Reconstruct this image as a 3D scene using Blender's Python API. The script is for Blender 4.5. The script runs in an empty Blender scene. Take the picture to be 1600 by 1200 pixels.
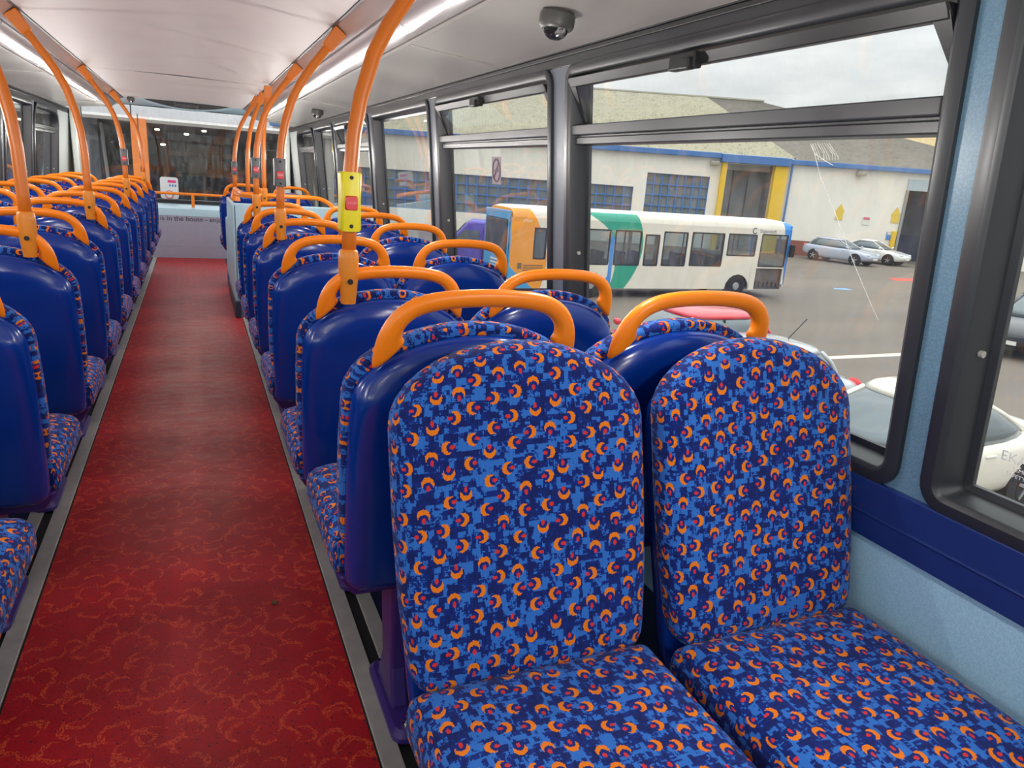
import bpy, math, random
from mathutils import Vector, Matrix
random.seed(7)
PI = math.pi
SC = bpy.context.scene
COL = SC.collection

# ------------------------------------------------------------------ camera
YAW, PITCH, ROLL = .4257, .2803, .0724
cam_d = bpy.data.cameras.new('camera'); cam = bpy.data.objects.new('camera', cam_d); COL.objects.link(cam)
fwd = Vector((math.sin(YAW)*math.cos(PITCH), math.cos(YAW)*math.cos(PITCH), -math.sin(PITCH)))
rgt = Vector((math.cos(YAW), -math.sin(YAW), 0)); upv = rgt.cross(fwd)
c_, s_ = math.cos(ROLL), math.sin(ROLL)
r2 = c_*rgt + s_*upv; u2 = -s_*rgt + c_*upv
cam.matrix_world = Matrix(((r2.x, u2.x, -fwd.x, .0784), (r2.y, u2.y, -fwd.y, 0), (r2.z, u2.z, -fwd.z, 1.1698), (0, 0, 0, 1)))
cam_d.sensor_fit = 'HORIZONTAL'; cam_d.sensor_width = 36; cam_d.lens = 36*1109/1600
cam_d.clip_start = .02; cam_d.clip_end = 400
SC.camera = cam
SC.view_settings.view_transform = 'Standard'; SC.view_settings.look = 'None'
SC.view_settings.exposure = 0.5; SC.view_settings.gamma = 1; SC.view_settings.use_curve_mapping = False

# ------------------------------------------------------------------ world: overcast sky
def lin(r, g, b, a=1):
    f = lambda c: (c/255/12.92 if c/255 <= .04045 else ((c/255+.055)/1.055)**2.4)
    return (f(r), f(g), f(b), a)
SKY_LOW, SKY_HIGH = .56, 2.6
W = bpy.data.worlds.new('overcast_sky'); SC.world = W; W.use_nodes = True
nt = W.node_tree; N = nt.nodes; L = nt.links
bg = N['Background']; tc = N.new('ShaderNodeTexCoord'); sep = N.new('ShaderNodeSeparateXYZ'); L.new(tc.outputs['Generated'], sep.inputs[0])
mp = N.new('ShaderNodeMapping'); mp.inputs['Scale'].default_value = (2.2, 2.2, 7); L.new(tc.outputs['Generated'], mp.inputs[0])
nz = N.new('ShaderNodeTexNoise'); nz.inputs['Scale'].default_value = 1.6; nz.inputs['Detail'].default_value = 7; nz.inputs['Roughness'].default_value = .55; L.new(mp.outputs[0], nz.inputs[0])
cr = N.new('ShaderNodeValToRGB'); cr.color_ramp.elements[0].position = .34; cr.color_ramp.elements[0].color = (.66, .68, .70, 1)
cr.color_ramp.elements[1].position = .62; cr.color_ramp.elements[1].color = (1.0, 1.0, 1.0, 1); L.new(nz.outputs[0], cr.inputs[0])
mr = N.new('ShaderNodeMapRange'); mr.inputs[1].default_value = 0; mr.inputs[2].default_value = 1; mr.inputs[3].default_value = SKY_LOW; mr.inputs[4].default_value = SKY_HIGH
L.new(sep.outputs[2], mr.inputs[0])
vm = N.new('ShaderNodeVectorMath'); vm.operation = 'SCALE'; L.new(cr.outputs[0], vm.inputs[0]); L.new(mr.outputs[0], vm.inputs['Scale'])
L.new(vm.outputs[0], bg.inputs[0]); bg.inputs[1].default_value = 1.0

# ------------------------------------------------------------------ added fill lights without fittings, in rows inside the deck to brighten it
for k in range(15):
    for lx_, lz_, lw_ in ((-.74, 1.20, 3.7), (.03, 1.20, .4), (.78, 1.20, 3.7)):
        ld = bpy.data.lights.new('fill_light', 'POINT'); ld.energy = lw_; ld.color = (1, .965, .92); ld.shadow_soft_size = 0.0
        lo_ = bpy.data.objects.new('fill_light', ld); lo_.location = (lx_, -1.0+.72*k, lz_); COL.objects.link(lo_)

# ------------------------------------------------------------------ materials
class G:
    """tiny node-graph helper"""
    def __init__(s, name):
        s.m = bpy.data.materials.new(name); s.m.use_nodes = True
        s.t = s.m.node_tree; s.b = s.t.nodes['Principled BSDF']
    def put(s, sock, v):
        if hasattr(v, 'is_output'): s.t.links.new(v, sock)
        elif v is not None: sock.default_value = v
    def n(s, kind, out=0, ins=None, **props):
        nd = s.t.nodes.new('ShaderNode'+kind)
        for k, v in props.items(): setattr(nd, k, v)
        for k, v in (ins or {}).items(): s.put(nd.inputs[k], v)
        return nd.outputs[out]
    def m_(s, op, a, b=None, c=None):
        nd = s.t.nodes.new('ShaderNodeMath'); nd.operation = op
        s.put(nd.inputs[0], a)
        if b is not None: s.put(nd.inputs[1], b)
        if c is not None: s.put(nd.inputs[2], c)
        return nd.outputs[0]
    def v_(s, op, a, b=None, sc=None, out=0):
        nd = s.t.nodes.new('ShaderNodeVectorMath'); nd.operation = op
        s.put(nd.inputs[0], a)
        if b is not None: s.put(nd.inputs[1], b)
        if sc is not None: s.put(nd.inputs['Scale'], sc)
        return nd.outputs[out]
    def mix(s, f, a, b):
        nd = s.t.nodes.new('ShaderNodeMix'); nd.data_type = 'RGBA'
        s.put(nd.inputs[0], f); s.put(nd.inputs[6], a); s.put(nd.inputs[7], b)
        return nd.outputs[2]
    def noise(s, vec, scale, detail=3, rough=.5, out=0):
        return s.n('TexNoise', out, {'Vector': vec, 'Scale': scale, 'Detail': detail, 'Roughness': rough})
    def sep(s, v):
        nd = s.t.nodes.new('ShaderNodeSeparateXYZ'); s.put(nd.inputs[0], v); return nd.outputs
    def xyz(s, x, y, z=0.0):
        nd = s.t.nodes.new('ShaderNodeCombineXYZ'); s.put(nd.inputs[0], x); s.put(nd.inputs[1], y); s.put(nd.inputs[2], z); return nd.outputs[0]
    def obj(s): return s.n('TexCoord', 3)
    def geo(s): return s.n('NewGeometry', 0)
    def bump(s, h, strength=.2, dist=.001):
        s.put(s.b.inputs['Normal'], s.n('Bump', 0, {'Height': h, 'Strength': strength, 'Distance': dist}))
    def set(s, **k):
        for kk, v in k.items(): s.put(s.b.inputs[kk.replace('_', ' ')], v)
        return s

MATS = {}
def plain(name, rgb, rough=.5, metal=0., spec=.5, noise=0., coat=0., scale=40):
    if name in MATS: return MATS[name]
    g = G(name); c = lin(*rgb)
    if noise:
        f = g.noise(g.obj(), scale, 4)
        dk = tuple(x*(1-noise) for x in c[:3])+(1,); lt = tuple(min(1, x*(1+noise)) for x in c[:3])+(1,)
        g.set(Base_Color=g.mix(f, dk, lt))
    else: g.set(Base_Color=c)
    g.set(Roughness=rough, Metallic=metal); g.b.inputs['Specular IOR Level'].default_value = spec
    g.b.inputs['Coat Weight'].default_value = coat
    MATS[name] = g.m; return g.m

def mat_moquette():
    g = G('moquette'); PX = .0013
    uv = g.n('UVMap', 0); rnd = g.n('ObjectInfo', 'Random')
    off = g.xyz(g.m_('MULTIPLY', rnd, 7.3), g.m_('MULTIPLY', rnd, 3.9))
    p = g.v_('ADD', uv, off)
    wob = g.v_('SCALE', g.v_('SUBTRACT', g.noise(p, 260, 2, .5, 1), (.5, .5, .5)), sc=.0030)
    p = g.v_('SNAP', g.v_('ADD', p, wob), (PX, PX*1.2, 1))
    # blocky camouflage of two blues
    def blocks(w, h, seed):
        x_, y_, _ = g.sep(g.v_('ADD', p, (seed, seed*1.7, 0)))
        ry = g.m_('FLOOR', g.m_('DIVIDE', y_, h))
        sh = g.n('TexWhiteNoise', 'Value', {'W': g.m_('ADD', ry, seed*31)}, noise_dimensions='1D')
        rx = g.m_('FLOOR', g.m_('ADD', g.m_('DIVIDE', x_, w), g.m_('MULTIPLY', sh, 5)))
        return g.n('TexWhiteNoise', 'Value', {'Vector': g.xyz(rx, ry)}, noise_dimensions='2D')
    nz = g.noise(p, 55, 2)
    a = g.m_('ADD', g.m_('ADD', g.m_('MULTIPLY', blocks(.0135, .0095, 3.1), .34), g.m_('MULTIPLY', blocks(.0080, .0145, 7.7), .30)), g.m_('ADD', g.m_('MULTIPLY', blocks(.0050, .0046, 1.3), .16), g.m_('MULTIPLY', nz, .42)))
    blk = g.m_('GREATER_THAN', a, .655)
    mid = g.m_('LESS_THAN', a, .50)
    dark = lin(15, 40, 122); dk2 = lin(16, 32, 98); light = lin(48, 112, 200)
    col = g.mix(mid, dark, dk2); col = g.mix(blk, col, light)
    # crescents with a red head
    S = .0375
    q = g.n('VectorRotate', 0, {'Vector': p, 'Angle': .33}, rotation_type='Z_AXIS')
    q = g.v_('SCALE', q, sc=1/S); sx = g.sep(q)
    row = g.m_('FLOOR', sx[1]); xs = g.m_('ADD', sx[0], g.m_('MULTIPLY', g.m_('MODULO', g.m_('ABSOLUTE', row), 2), .5))
    cell = g.xyz(g.m_('FLOOR', xs), row)
    wn = g.sep(g.n('TexWhiteNoise', 'Color', {'Vector': cell}, noise_dimensions='2D'))
    lx = g.m_('SUBTRACT', g.m_('SUBTRACT', g.m_('FRACT', xs), .5), g.m_('MULTIPLY', g.m_('SUBTRACT', wn[0], .5), .30))
    ly = g.m_('SUBTRACT', g.m_('SUBTRACT', g.m_('FRACT', sx[1]), .5), g.m_('MULTIPLY', g.m_('SUBTRACT', wn[1], .5), .30))
    l = g.v_('SCALE', g.xyz(lx, ly), sc=S)
    ang = g.m_('ADD', g.m_('MULTIPLY', g.m_('FLOOR', g.m_('MULTIPLY', wn[2], 3.999)), PI/2), -.33)
    l = g.n('VectorRotate', 0, {'Vector': l, 'Angle': ang}, rotation_type='Z_AXIS')
    d0 = g.v_('LENGTH', l, out=1); d1 = g.v_('LENGTH', g.v_('SUBTRACT', l, (0, .0058, 0)), out=1)
    d2 = g.v_('LENGTH', g.v_('MULTIPLY', g.v_('SUBTRACT', l, (.0005, .0075, 0)), (1.5, 1, 1)), out=1)
    disc = g.m_('LESS_THAN', d0, .0101); hole = g.m_('LESS_THAN', d1, .0080); head = g.m_('LESS_THAN', d2, .0045)
    col = g.mix(g.m_('MULTIPLY', disc, hole), col, dark)
    col = g.mix(g.m_('MULTIPLY', disc, g.m_('SUBTRACT', 1, hole)), col, lin(240, 128, 18))
    col = g.mix(head, col, lin(214, 52, 50))
    rib = g.m_('SINE', g.m_('MULTIPLY', g.sep(uv)[0], 2*PI/.0021))
    col = g.mix(g.m_('MULTIPLY', g.m_('ADD', rib, 1), .10), col, (.004, .008, .03, 1))
    g.set(Base_Color=col, Roughness=.9); g.b.inputs['Specular IOR Level'].default_value = .2
    g.b.inputs['Sheen Weight'].default_value = .08
    g.bump(rib, .25, .0006)
    return g.m

def mat_carpet():
    g = G('red_carpet'); P = g.geo()
    wn = g.n('TexWhiteNoise', 'Value', {'Vector': g.v_('SNAP', P, (.0022, .0022, 1))}, noise_dimensions='3D')
    base = g.mix(g.noise(P, 14, 3), lin(156, 6, 20), lin(194, 12, 30))
    base = g.mix(g.m_('MULTIPLY', wn, .35), base, lin(96, 10, 22))
    base = g.mix(g.m_('GREATER_THAN', g.noise(g.v_('MULTIPLY', P, (1, .8, 1)), 190, 2), .665), base, lin(44, 22, 44))
    tot = None
    for S, rot, seed in ((.075, .5, 1.7), (.075, -.8, 8.3)):
        q = g.n('VectorRotate', 0, {'Vector': g.v_('ADD', P, (seed, seed*.6, 0)), 'Angle': rot}, rotation_type='Z_AXIS')
        q = g.v_('SCALE', g.v_('ADD', q, g.v_('SCALE', g.v_('SUBTRACT', g.noise(P, 17, 3, .6, 1), (.5, .5, .5)), sc=.05)), sc=1/S); sx = g.sep(q)
        wv = g.sep(g.n('TexWhiteNoise', 'Color', {'Vector': g.xyz(g.m_('FLOOR', sx[0]), g.m_('FLOOR', sx[1]))}, noise_dimensions='2D'))
        l = g.v_('SCALE', g.xyz(g.m_('SUBTRACT', g.m_('FRACT', sx[0]), .5), g.m_('SUBTRACT', g.m_('FRACT', sx[1]), .5)), sc=S)
        l = g.n('VectorRotate', 0, {'Vector': l, 'Angle': g.m_('MULTIPLY', wv[0], 6.28)}, rotation_type='Z_AXIS')
        lx, ly, _ = g.sep(l)
        r = g.v_('LENGTH', g.v_('ADD', l, (0, .03, 0)), out=1)
        arc = g.m_('MULTIPLY', g.m_('LESS_THAN', g.m_('ABSOLUTE', g.m_('SUBTRACT', r, .031)), .0055), g.m_('LESS_THAN', g.m_('ABSOLUTE', lx), .027))
        arc = g.m_('MULTIPLY', arc, g.m_('LESS_THAN', wv[2], .86))
        tot = arc if tot is None else g.m_('MAXIMUM', tot, arc)
    sp = g.m_('GREATER_THAN', g.n('TexWhiteNoise', 'Value', {'Vector': g.v_('SNAP', P, (.0026, .0026, 1))}, noise_dimensions='3D'), .44)
    col = g.mix(g.m_('MULTIPLY', tot, g.m_('MULTIPLY', sp, .8)), base, lin(214, 78, 40))
    wear = g.n('MapRange', 0, {0: g.noise(g.v_('MULTIPLY', P, (2.2, .7, 1)), 1.6, 4), 1: .42, 2: .7, 3: 0., 4: .25})
    col = g.mix(wear, col, lin(150, 74, 70))
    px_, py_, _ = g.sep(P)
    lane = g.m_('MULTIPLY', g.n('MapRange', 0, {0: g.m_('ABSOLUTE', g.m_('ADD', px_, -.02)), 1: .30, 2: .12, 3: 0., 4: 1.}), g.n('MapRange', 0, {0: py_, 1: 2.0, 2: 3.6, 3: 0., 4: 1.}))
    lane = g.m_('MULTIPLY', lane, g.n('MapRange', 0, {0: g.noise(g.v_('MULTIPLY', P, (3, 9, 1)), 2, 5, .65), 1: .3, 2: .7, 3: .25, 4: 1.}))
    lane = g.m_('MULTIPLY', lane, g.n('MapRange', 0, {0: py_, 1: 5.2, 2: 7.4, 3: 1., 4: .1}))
    col = g.mix(g.m_('MULTIPLY', lane, .62), col, lin(178, 150, 138))      # pale sheen of window light painted into the middle of the aisle
    g.set(Base_Color=col, Roughness=.5); g.b.inputs['Specular IOR Level'].default_value = .35
    g.bump(wn, .35, .0012)
    return g.m

def mat_speckle(name, c1, c2, rough=.35):
    g = G(name); P = g.obj()
    f = g.n('MapRange', 0, {0: g.noise(P, 260, 3, .6), 1: .42, 2: .62})
    g.set(Base_Color=g.mix(f, lin(*c1), lin(*c2)), Roughness=rough)
    g.bump(f, .05, .0005); return g.m

def mat_ceiling(name, c, rough, metal):
    g = G(name); P = g.geo()
    f = g.noise(g.v_('MULTIPLY', P, (1, 3, 1)), 3.0, 4)
    c0 = lin(*c); g.set(Base_Color=g.mix(f, tuple(x*.965 for x in c0[:3])+(1,), c0), Metallic=metal, Roughness=rough)
    g.b.inputs['Specular IOR Level'].default_value = .3
    return g.m

def mat_glass(name, tint, dirt=.04, refl=1.0):
    g = G(name); t = g.t
    tr = t.nodes.new('ShaderNodeBsdfTransparent'); tr.inputs[0].default_value = tint
    gl = t.nodes.new('ShaderNodeBsdfGlossy'); gl.inputs['Roughness'].default_value = 0.0; gl.inputs[0].default_value = (.9*refl, .9*refl, .9*refl, 1)
    df = t.nodes.new('ShaderNodeBsdfDiffuse'); df.inputs[0].default_value = (.8, .8, .78, 1)
    fc = g.n('LayerWeight', 1, {'Blend': .5})
    fr_ = g.m_('ADD', g.m_('MULTIPLY', g.m_('POWER', fc, 5), .8), .035)
    m1 = t.nodes.new('ShaderNodeMixShader'); m2 = t.nodes.new('ShaderNodeMixShader')
    P = g.geo()
    d = g.n('MapRange', 0, {0: g.noise(g.v_('MULTIPLY', P, (3, 3, 1)), 9, 6, .7), 1: .45, 2: .75, 3: dirt*.35, 4: dirt*2.2})
    t.links.new(fr_, m1.inputs[0]); t.links.new(tr.outputs[0], m1.inputs[1]); t.links.new(gl.outputs[0], m1.inputs[2])
    t.links.new(d, m2.inputs[0]); t.links.new(m1.outputs[0], m2.inputs[1]); t.links.new(df.outputs[0], m2.inputs[2])
    t.links.new(m2.outputs[0], t.nodes['Material Output'].inputs[0]); return g.m

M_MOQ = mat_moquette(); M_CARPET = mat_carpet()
M_SHELL = plain('blue_plastic', (4, 50, 140), .19, spec=.5, noise=.12, scale=9)
M_ORANGE = plain('orange_plastic', (255, 136, 14), .38, noise=.04)
M_POLE = plain('orange_pole', (208, 110, 22), .33, noise=.07, scale=25)
M_PURPLE = plain('purple_metal', (58, 38, 112), .35, noise=.12)
M_CHROME = plain('chrome', (215, 215, 215), .2, 1)
M_ALU = plain('aluminium', (176, 172, 166), .42, .35, noise=.2, scale=30)
M_BLACK = plain('black_rubber', (28, 29, 32), .42, spec=.5, noise=.1)
M_FRAME = plain('grey_black_frame', (39, 42, 47), .38, spec=.55, noise=.12, scale=15)
M_DARK = plain('black', (10, 10, 11), .6)
M_LINO = plain('dark_blue_lino', (24, 32, 62), .5, noise=.3, scale=60)
M_WALLB = mat_speckle('blue_laminate_lightened', (158, 202, 224), (176, 216, 236))  # wall laminate, colour lightened to make up for weak light low down
M_PILLAR = mat_speckle('blue_laminate_darkened', (92, 124, 146), (106, 140, 162))  # same laminate as the lower panel, colour darkened against the fill lights
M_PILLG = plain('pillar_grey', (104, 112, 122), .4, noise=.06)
M_NAVY = plain('navy_trim', (24, 48, 112), .35, noise=.1)
M_CEIL = mat_ceiling('satin_ceiling', (204, 194, 190), .55, .0)
M_SIDE = mat_ceiling('satin_side_panel', (186, 183, 178), .30, .4)
M_COVE = plain('glossy_cove', (176, 172, 170), .27, .42, noise=.05, scale=6)
M_JOINT = plain('joint_strip', (58, 54, 54), .5)
M_GLASS = mat_glass('window_glass', (.93, .95, .94, 1), .035)
M_GLASSF = mat_glass('windscreen_glass', (.94, .95, .96, 1), .04)
M_WHITE = plain('white_trim', (205, 210, 205), .4, noise=.05)
M_GREYPANEL = plain('grey_panel', (174, 176, 194), .4, noise=.06, scale=20)
M_PALEBLUE = plain('pale_blue_panel', (176, 206, 218), .33, noise=.04)
M_YELLOW = plain('yellow_plastic', (226, 214, 22), .32, noise=.05)
M_RED = plain('red_button', (206, 20, 34), .3)
M_GREY = plain('grey_bell', (92, 94, 98), .4)
M_INK = plain('dark_ink', (34, 32, 44), .6)
M_LED = plain('grey_led_text', (104, 104, 112), .6)
M_SIGN = plain('black_gloss_sign', (8, 8, 10), .35)
M_TEXTW = plain('white_text', (225, 225, 225), .6)

# ------------------------------------------------------------------ mesh helpers
class MB:
    def __init__(s): s.v = []; s.f = []; s.uv = {}; s.mi = []; s.cur = 0
    def add(s, vs, fs, uvs=None):
        o = len(s.v); s.v += [tuple(v) for v in vs]
        for f in fs: s.f.append(tuple(o+i for i in f)); s.mi.append(s.cur)
        if uvs:
            for i, u in enumerate(uvs): s.uv[o+i] = u
        return o
    def box(s, a, b):
        (x0, y0, z0), (x1, y1, z1) = a, b
        s.add([(x0, y0, z0), (x1, y0, z0), (x1, y1, z0), (x0, y1, z0), (x0, y0, z1), (x1, y0, z1), (x1, y1, z1), (x0, y1, z1)],
              [(0, 3, 2, 1), (4, 5, 6, 7), (0, 1, 5, 4), (1, 2, 6, 5), (2, 3, 7, 6), (3, 0, 4, 7)]); return s
    def hexa(s, p):   # eight points: four bottom, four top
        s.add(p, [(0, 3, 2, 1), (4, 5, 6, 7), (0, 1, 5, 4), (1, 2, 6, 5), (2, 3, 7, 6), (3, 0, 4, 7)]); return s
    def loft(s, rings, cap0=True, cap1=True, closed=True, uvs=None):
        n = len(rings[0]); vs = [p for r in rings for p in r]; fs = []
        for i in range(len(rings)-1):
            for j in range(n if closed else n-1):
                k = (j+1) % n; fs.append((i*n+j, i*n+k, (i+1)*n+k, (i+1)*n+j))
        if cap0: fs.append(tuple(range(n-1, -1, -1)))
        if cap1: fs.append(tuple((len(rings)-1)*n+j for j in range(n)))
        s.add(vs, fs, [u for r in uvs for u in r] if uvs else None); return s
    def tube(s, path, r, n=10, cap=True):
        path = [Vector(p) for p in path]; rings = []; ref = None
        for i, p in enumerate(path):
            t = (path[min(i+1, len(path)-1)]-path[max(i-1, 0)]).normalized()
            if ref is None: ref = Vector((0, 1, 0)) if abs(t.y) < .9 else Vector((1, 0, 0))
            a = (ref - t*ref.dot(t)).normalized(); b = t.cross(a); ref = a
            rr = r[i] if isinstance(r, (list, tuple)) else r
            rings.append([p+a*rr*math.cos(2*PI*k/n)+b*rr*math.sin(2*PI*k/n) for k in range(n)])
        return s.loft(rings, cap, cap)
    def cyl(s, p0, p1, r0, r1=None, n=16): return s.tube([p0, p1], [r0, r0 if r1 is None else r1], n)
    def ball(s, c, r, n=12, m=8, sq=(1, 1, 1)):
        rings = []
        for i in range(1, m):
            th = PI*i/m
            rings.append([(c[0]+sq[0]*r*math.sin(th)*math.cos(2*PI*k/n), c[1]+sq[1]*r*math.sin(th)*math.sin(2*PI*k/n), c[2]-sq[2]*r*math.cos(th)) for k in range(n)])
        return s.loft(rings)
    def prism(s, poly, axis, a, b):   # polygon extruded along an axis
        def P(u, v, w): return {'x': (w, u, v), 'y': (u, w, v), 'z': (u, v, w)}[axis]
        return s.loft([[P(u, v, a) for u, v in poly], [P(u, v, b) for u, v in poly]])
    def build(s, name, mats, parent=None, smooth=False, bevel=0, seg=2, kind=None):
        me = bpy.data.meshes.new(name); me.from_pydata(s.v, [], s.f)
        mats = mats if isinstance(mats, (list, tuple)) else [mats]
        for m in mats: me.materials.append(m)
        if len(mats) > 1: me.polygons.foreach_set('material_index', s.mi)
        if s.uv:
            ul = me.uv_layers.new(name='UVMap')
            for lp in me.loops: ul.data[lp.index].uv = s.uv.get(lp.vertex_index, (0, 0))
        import bmesh
        bm = bmesh.new(); bm.from_mesh(me); bmesh.ops.recalc_face_normals(bm, faces=bm.faces); bm.to_mesh(me); bm.free()
        if smooth:
            me.polygons.foreach_set('use_smooth', [True]*len(me.polygons))
            if smooth != 'all':
                try: me.set_sharp_from_angle(angle=math.radians(50 if smooth is True else smooth))
                except Exception: pass
        o = bpy.data.objects.new(name, me); COL.objects.link(o)
        if parent: o.parent = parent
        if bevel:
            b = o.modifiers.new('bevel', 'BEVEL'); b.width = bevel; b.segments = seg; b.limit_method = 'ANGLE'
        if kind: o['kind'] = kind
        return o

def tag(o, label, cat, group=None):
    o['label'] = label; o['category'] = cat
    if group: o['group'] = group
    return o
def thing(name, loc, label, cat, rz=0, group=None):
    o = bpy.data.objects.new(name, None); COL.objects.link(o); o.empty_display_size = .1
    o.location = loc; o.rotation_euler.z = rz
    return tag(o, label, cat, group)
def struct(name, loc=(0, 0, 0), rz=0):
    o = bpy.data.objects.new(name, None); COL.objects.link(o); o.empty_display_size = .1
    o.location = loc; o.rotation_euler.z = rz; o['kind'] = 'structure'; return o
def copy_tree(o, parent=None):
    c = o.copy(); COL.objects.link(c)
    if parent: c.parent = parent
    for ch in o.children: copy_tree(ch, c)
    return c
def text_obj(name, body, size, mat, parent, mw, extrude=.0006, align='CENTER'):
    cu = bpy.data.curves.new(name, 'FONT'); cu.body = body; cu.size = size; cu.extrude = extrude; cu.align_x = align; cu.align_y = 'CENTER'
    tmp = bpy.data.objects.new(name+'_src', cu); COL.objects.link(tmp)
    dg = bpy.context.evaluated_depsgraph_get(); me = bpy.data.meshes.new_from_object(tmp.evaluated_get(dg))
    bpy.data.objects.remove(tmp)
    me.materials.clear(); me.materials.append(mat); me.name = name
    o = bpy.data.objects.new(name, me); COL.objects.link(o); o.parent = parent; o.matrix_local = mw
    return o
def axes(x, y, z, o):   # matrix from local axes and origin
    return Matrix(((x[0], y[0], z[0], o[0]), (x[1], y[1], z[1], o[1]), (x[2], y[2], z[2], o[2]), (0, 0, 0, 1)))
def rrect(w0, w1, h0, h1, r, n=5):   # rounded rectangle, counter-clockwise
    pts = []
    for cx, cy, a0 in ((w1-r, h0+r, -PI/2), (w1-r, h1-r, 0), (w0+r, h1-r, PI/2), (w0+r, h0+r, PI)):
        for k in range(n+1):
            a = a0+PI/2*k/n; pts.append((cx+r*math.cos(a), cy+r*math.sin(a)))
    return pts
def inset(pts, d):   # inward offset of a convex CCW loop
    n = len(pts); out = []
    for i in range(n):
        a, b, c = Vector(pts[i-1]), Vector(pts[i]), Vector(pts[(i+1) % n])
        e1 = (b-a); e2 = (c-b)
        if e1.length < 1e-9: e1 = e2
        if e2.length < 1e-9: e2 = e1
        e1 = e1.normalized(); e2 = e2.normalized()
        n1 = Vector((-e1.y, e1.x)); n2 = Vector((-e2.y, e2.x)); m = n1+n2
        if m.length < 1e-6: m = n1
        m.normalize(); k = max(.5, m.dot(n1)); dd = d[i] if isinstance(d, list) else d
        out.append((b.x+m.x*dd/k, b.y+m.y*dd/k))
    return out

# ------------------------------------------------------------------ setting: the upper deck
XM, HW, LEAN = .015, 1.225, .09
YR, YF = -1.35, 9.35            # rear wall, front panel
def wx(s, z, off=0.): return XM + s*(HW - LEAN*(z-.6) + off)

floor = struct('floor')
MB().box((-1.4, YR, -.06), (1.44, 9.9, 0)).build('floor_base', M_LINO, floor)
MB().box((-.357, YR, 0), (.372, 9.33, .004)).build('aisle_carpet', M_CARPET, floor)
for s, x0 in ((-1, -.357), (1, .372)):
    y0, y1 = YR, (9.3 if s < 0 else 5.72)
    t = MB(); d = s
    for a, b, h in ((0, .044, .010), (.072, .112, .008)):
        xa, xb = sorted((x0+d*a, x0+d*b)); t.box((xa, y0, 0), (xb, y1, h))
    tr = t.build('seat_track', M_ALU, floor, bevel=.002)
    xa, xb = sorted((x0+d*.044, x0+d*.072)); MB().box((xa, y0, 0), (xb, y1, .003)).build('track_slot', M_DARK, tr)
    xa, xb = sorted((x0-d*.004, x0)); MB().box((xa, y0, 0), (xb, y1, .006)).build('carpet_edge', M_DARK, tr)

RW = [(-.72, .763, 0), (.809, 2.14, 1), (2.235, 3.51, 1), (3.61, 4.90, 0), (5.0, 6.29, 1), (6.385, 7.38, 0), (7.47, 8.72, 2)]
ZB, ZT = .667, 1.52            # window outer frame bottom and top
def slab(mb, s, y0, y1, z0, z1, o0=0., o1=.06):
    mb.hexa([(wx(s, z0, o0), y0, z0), (wx(s, z0, o1), y0, z0), (wx(s, z0, o1), y1, z0), (wx(s, z0, o0), y1, z0),
             (wx(s, z1, o0), y0, z1), (wx(s, z1, o1), y0, z1), (wx(s, z1, o1), y1, z1), (wx(s, z1, o0), y1, z1)]); return mb
def wall_loop(s, w, off): return [(wx(s, z, off), y, z) for y, z in w]

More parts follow.
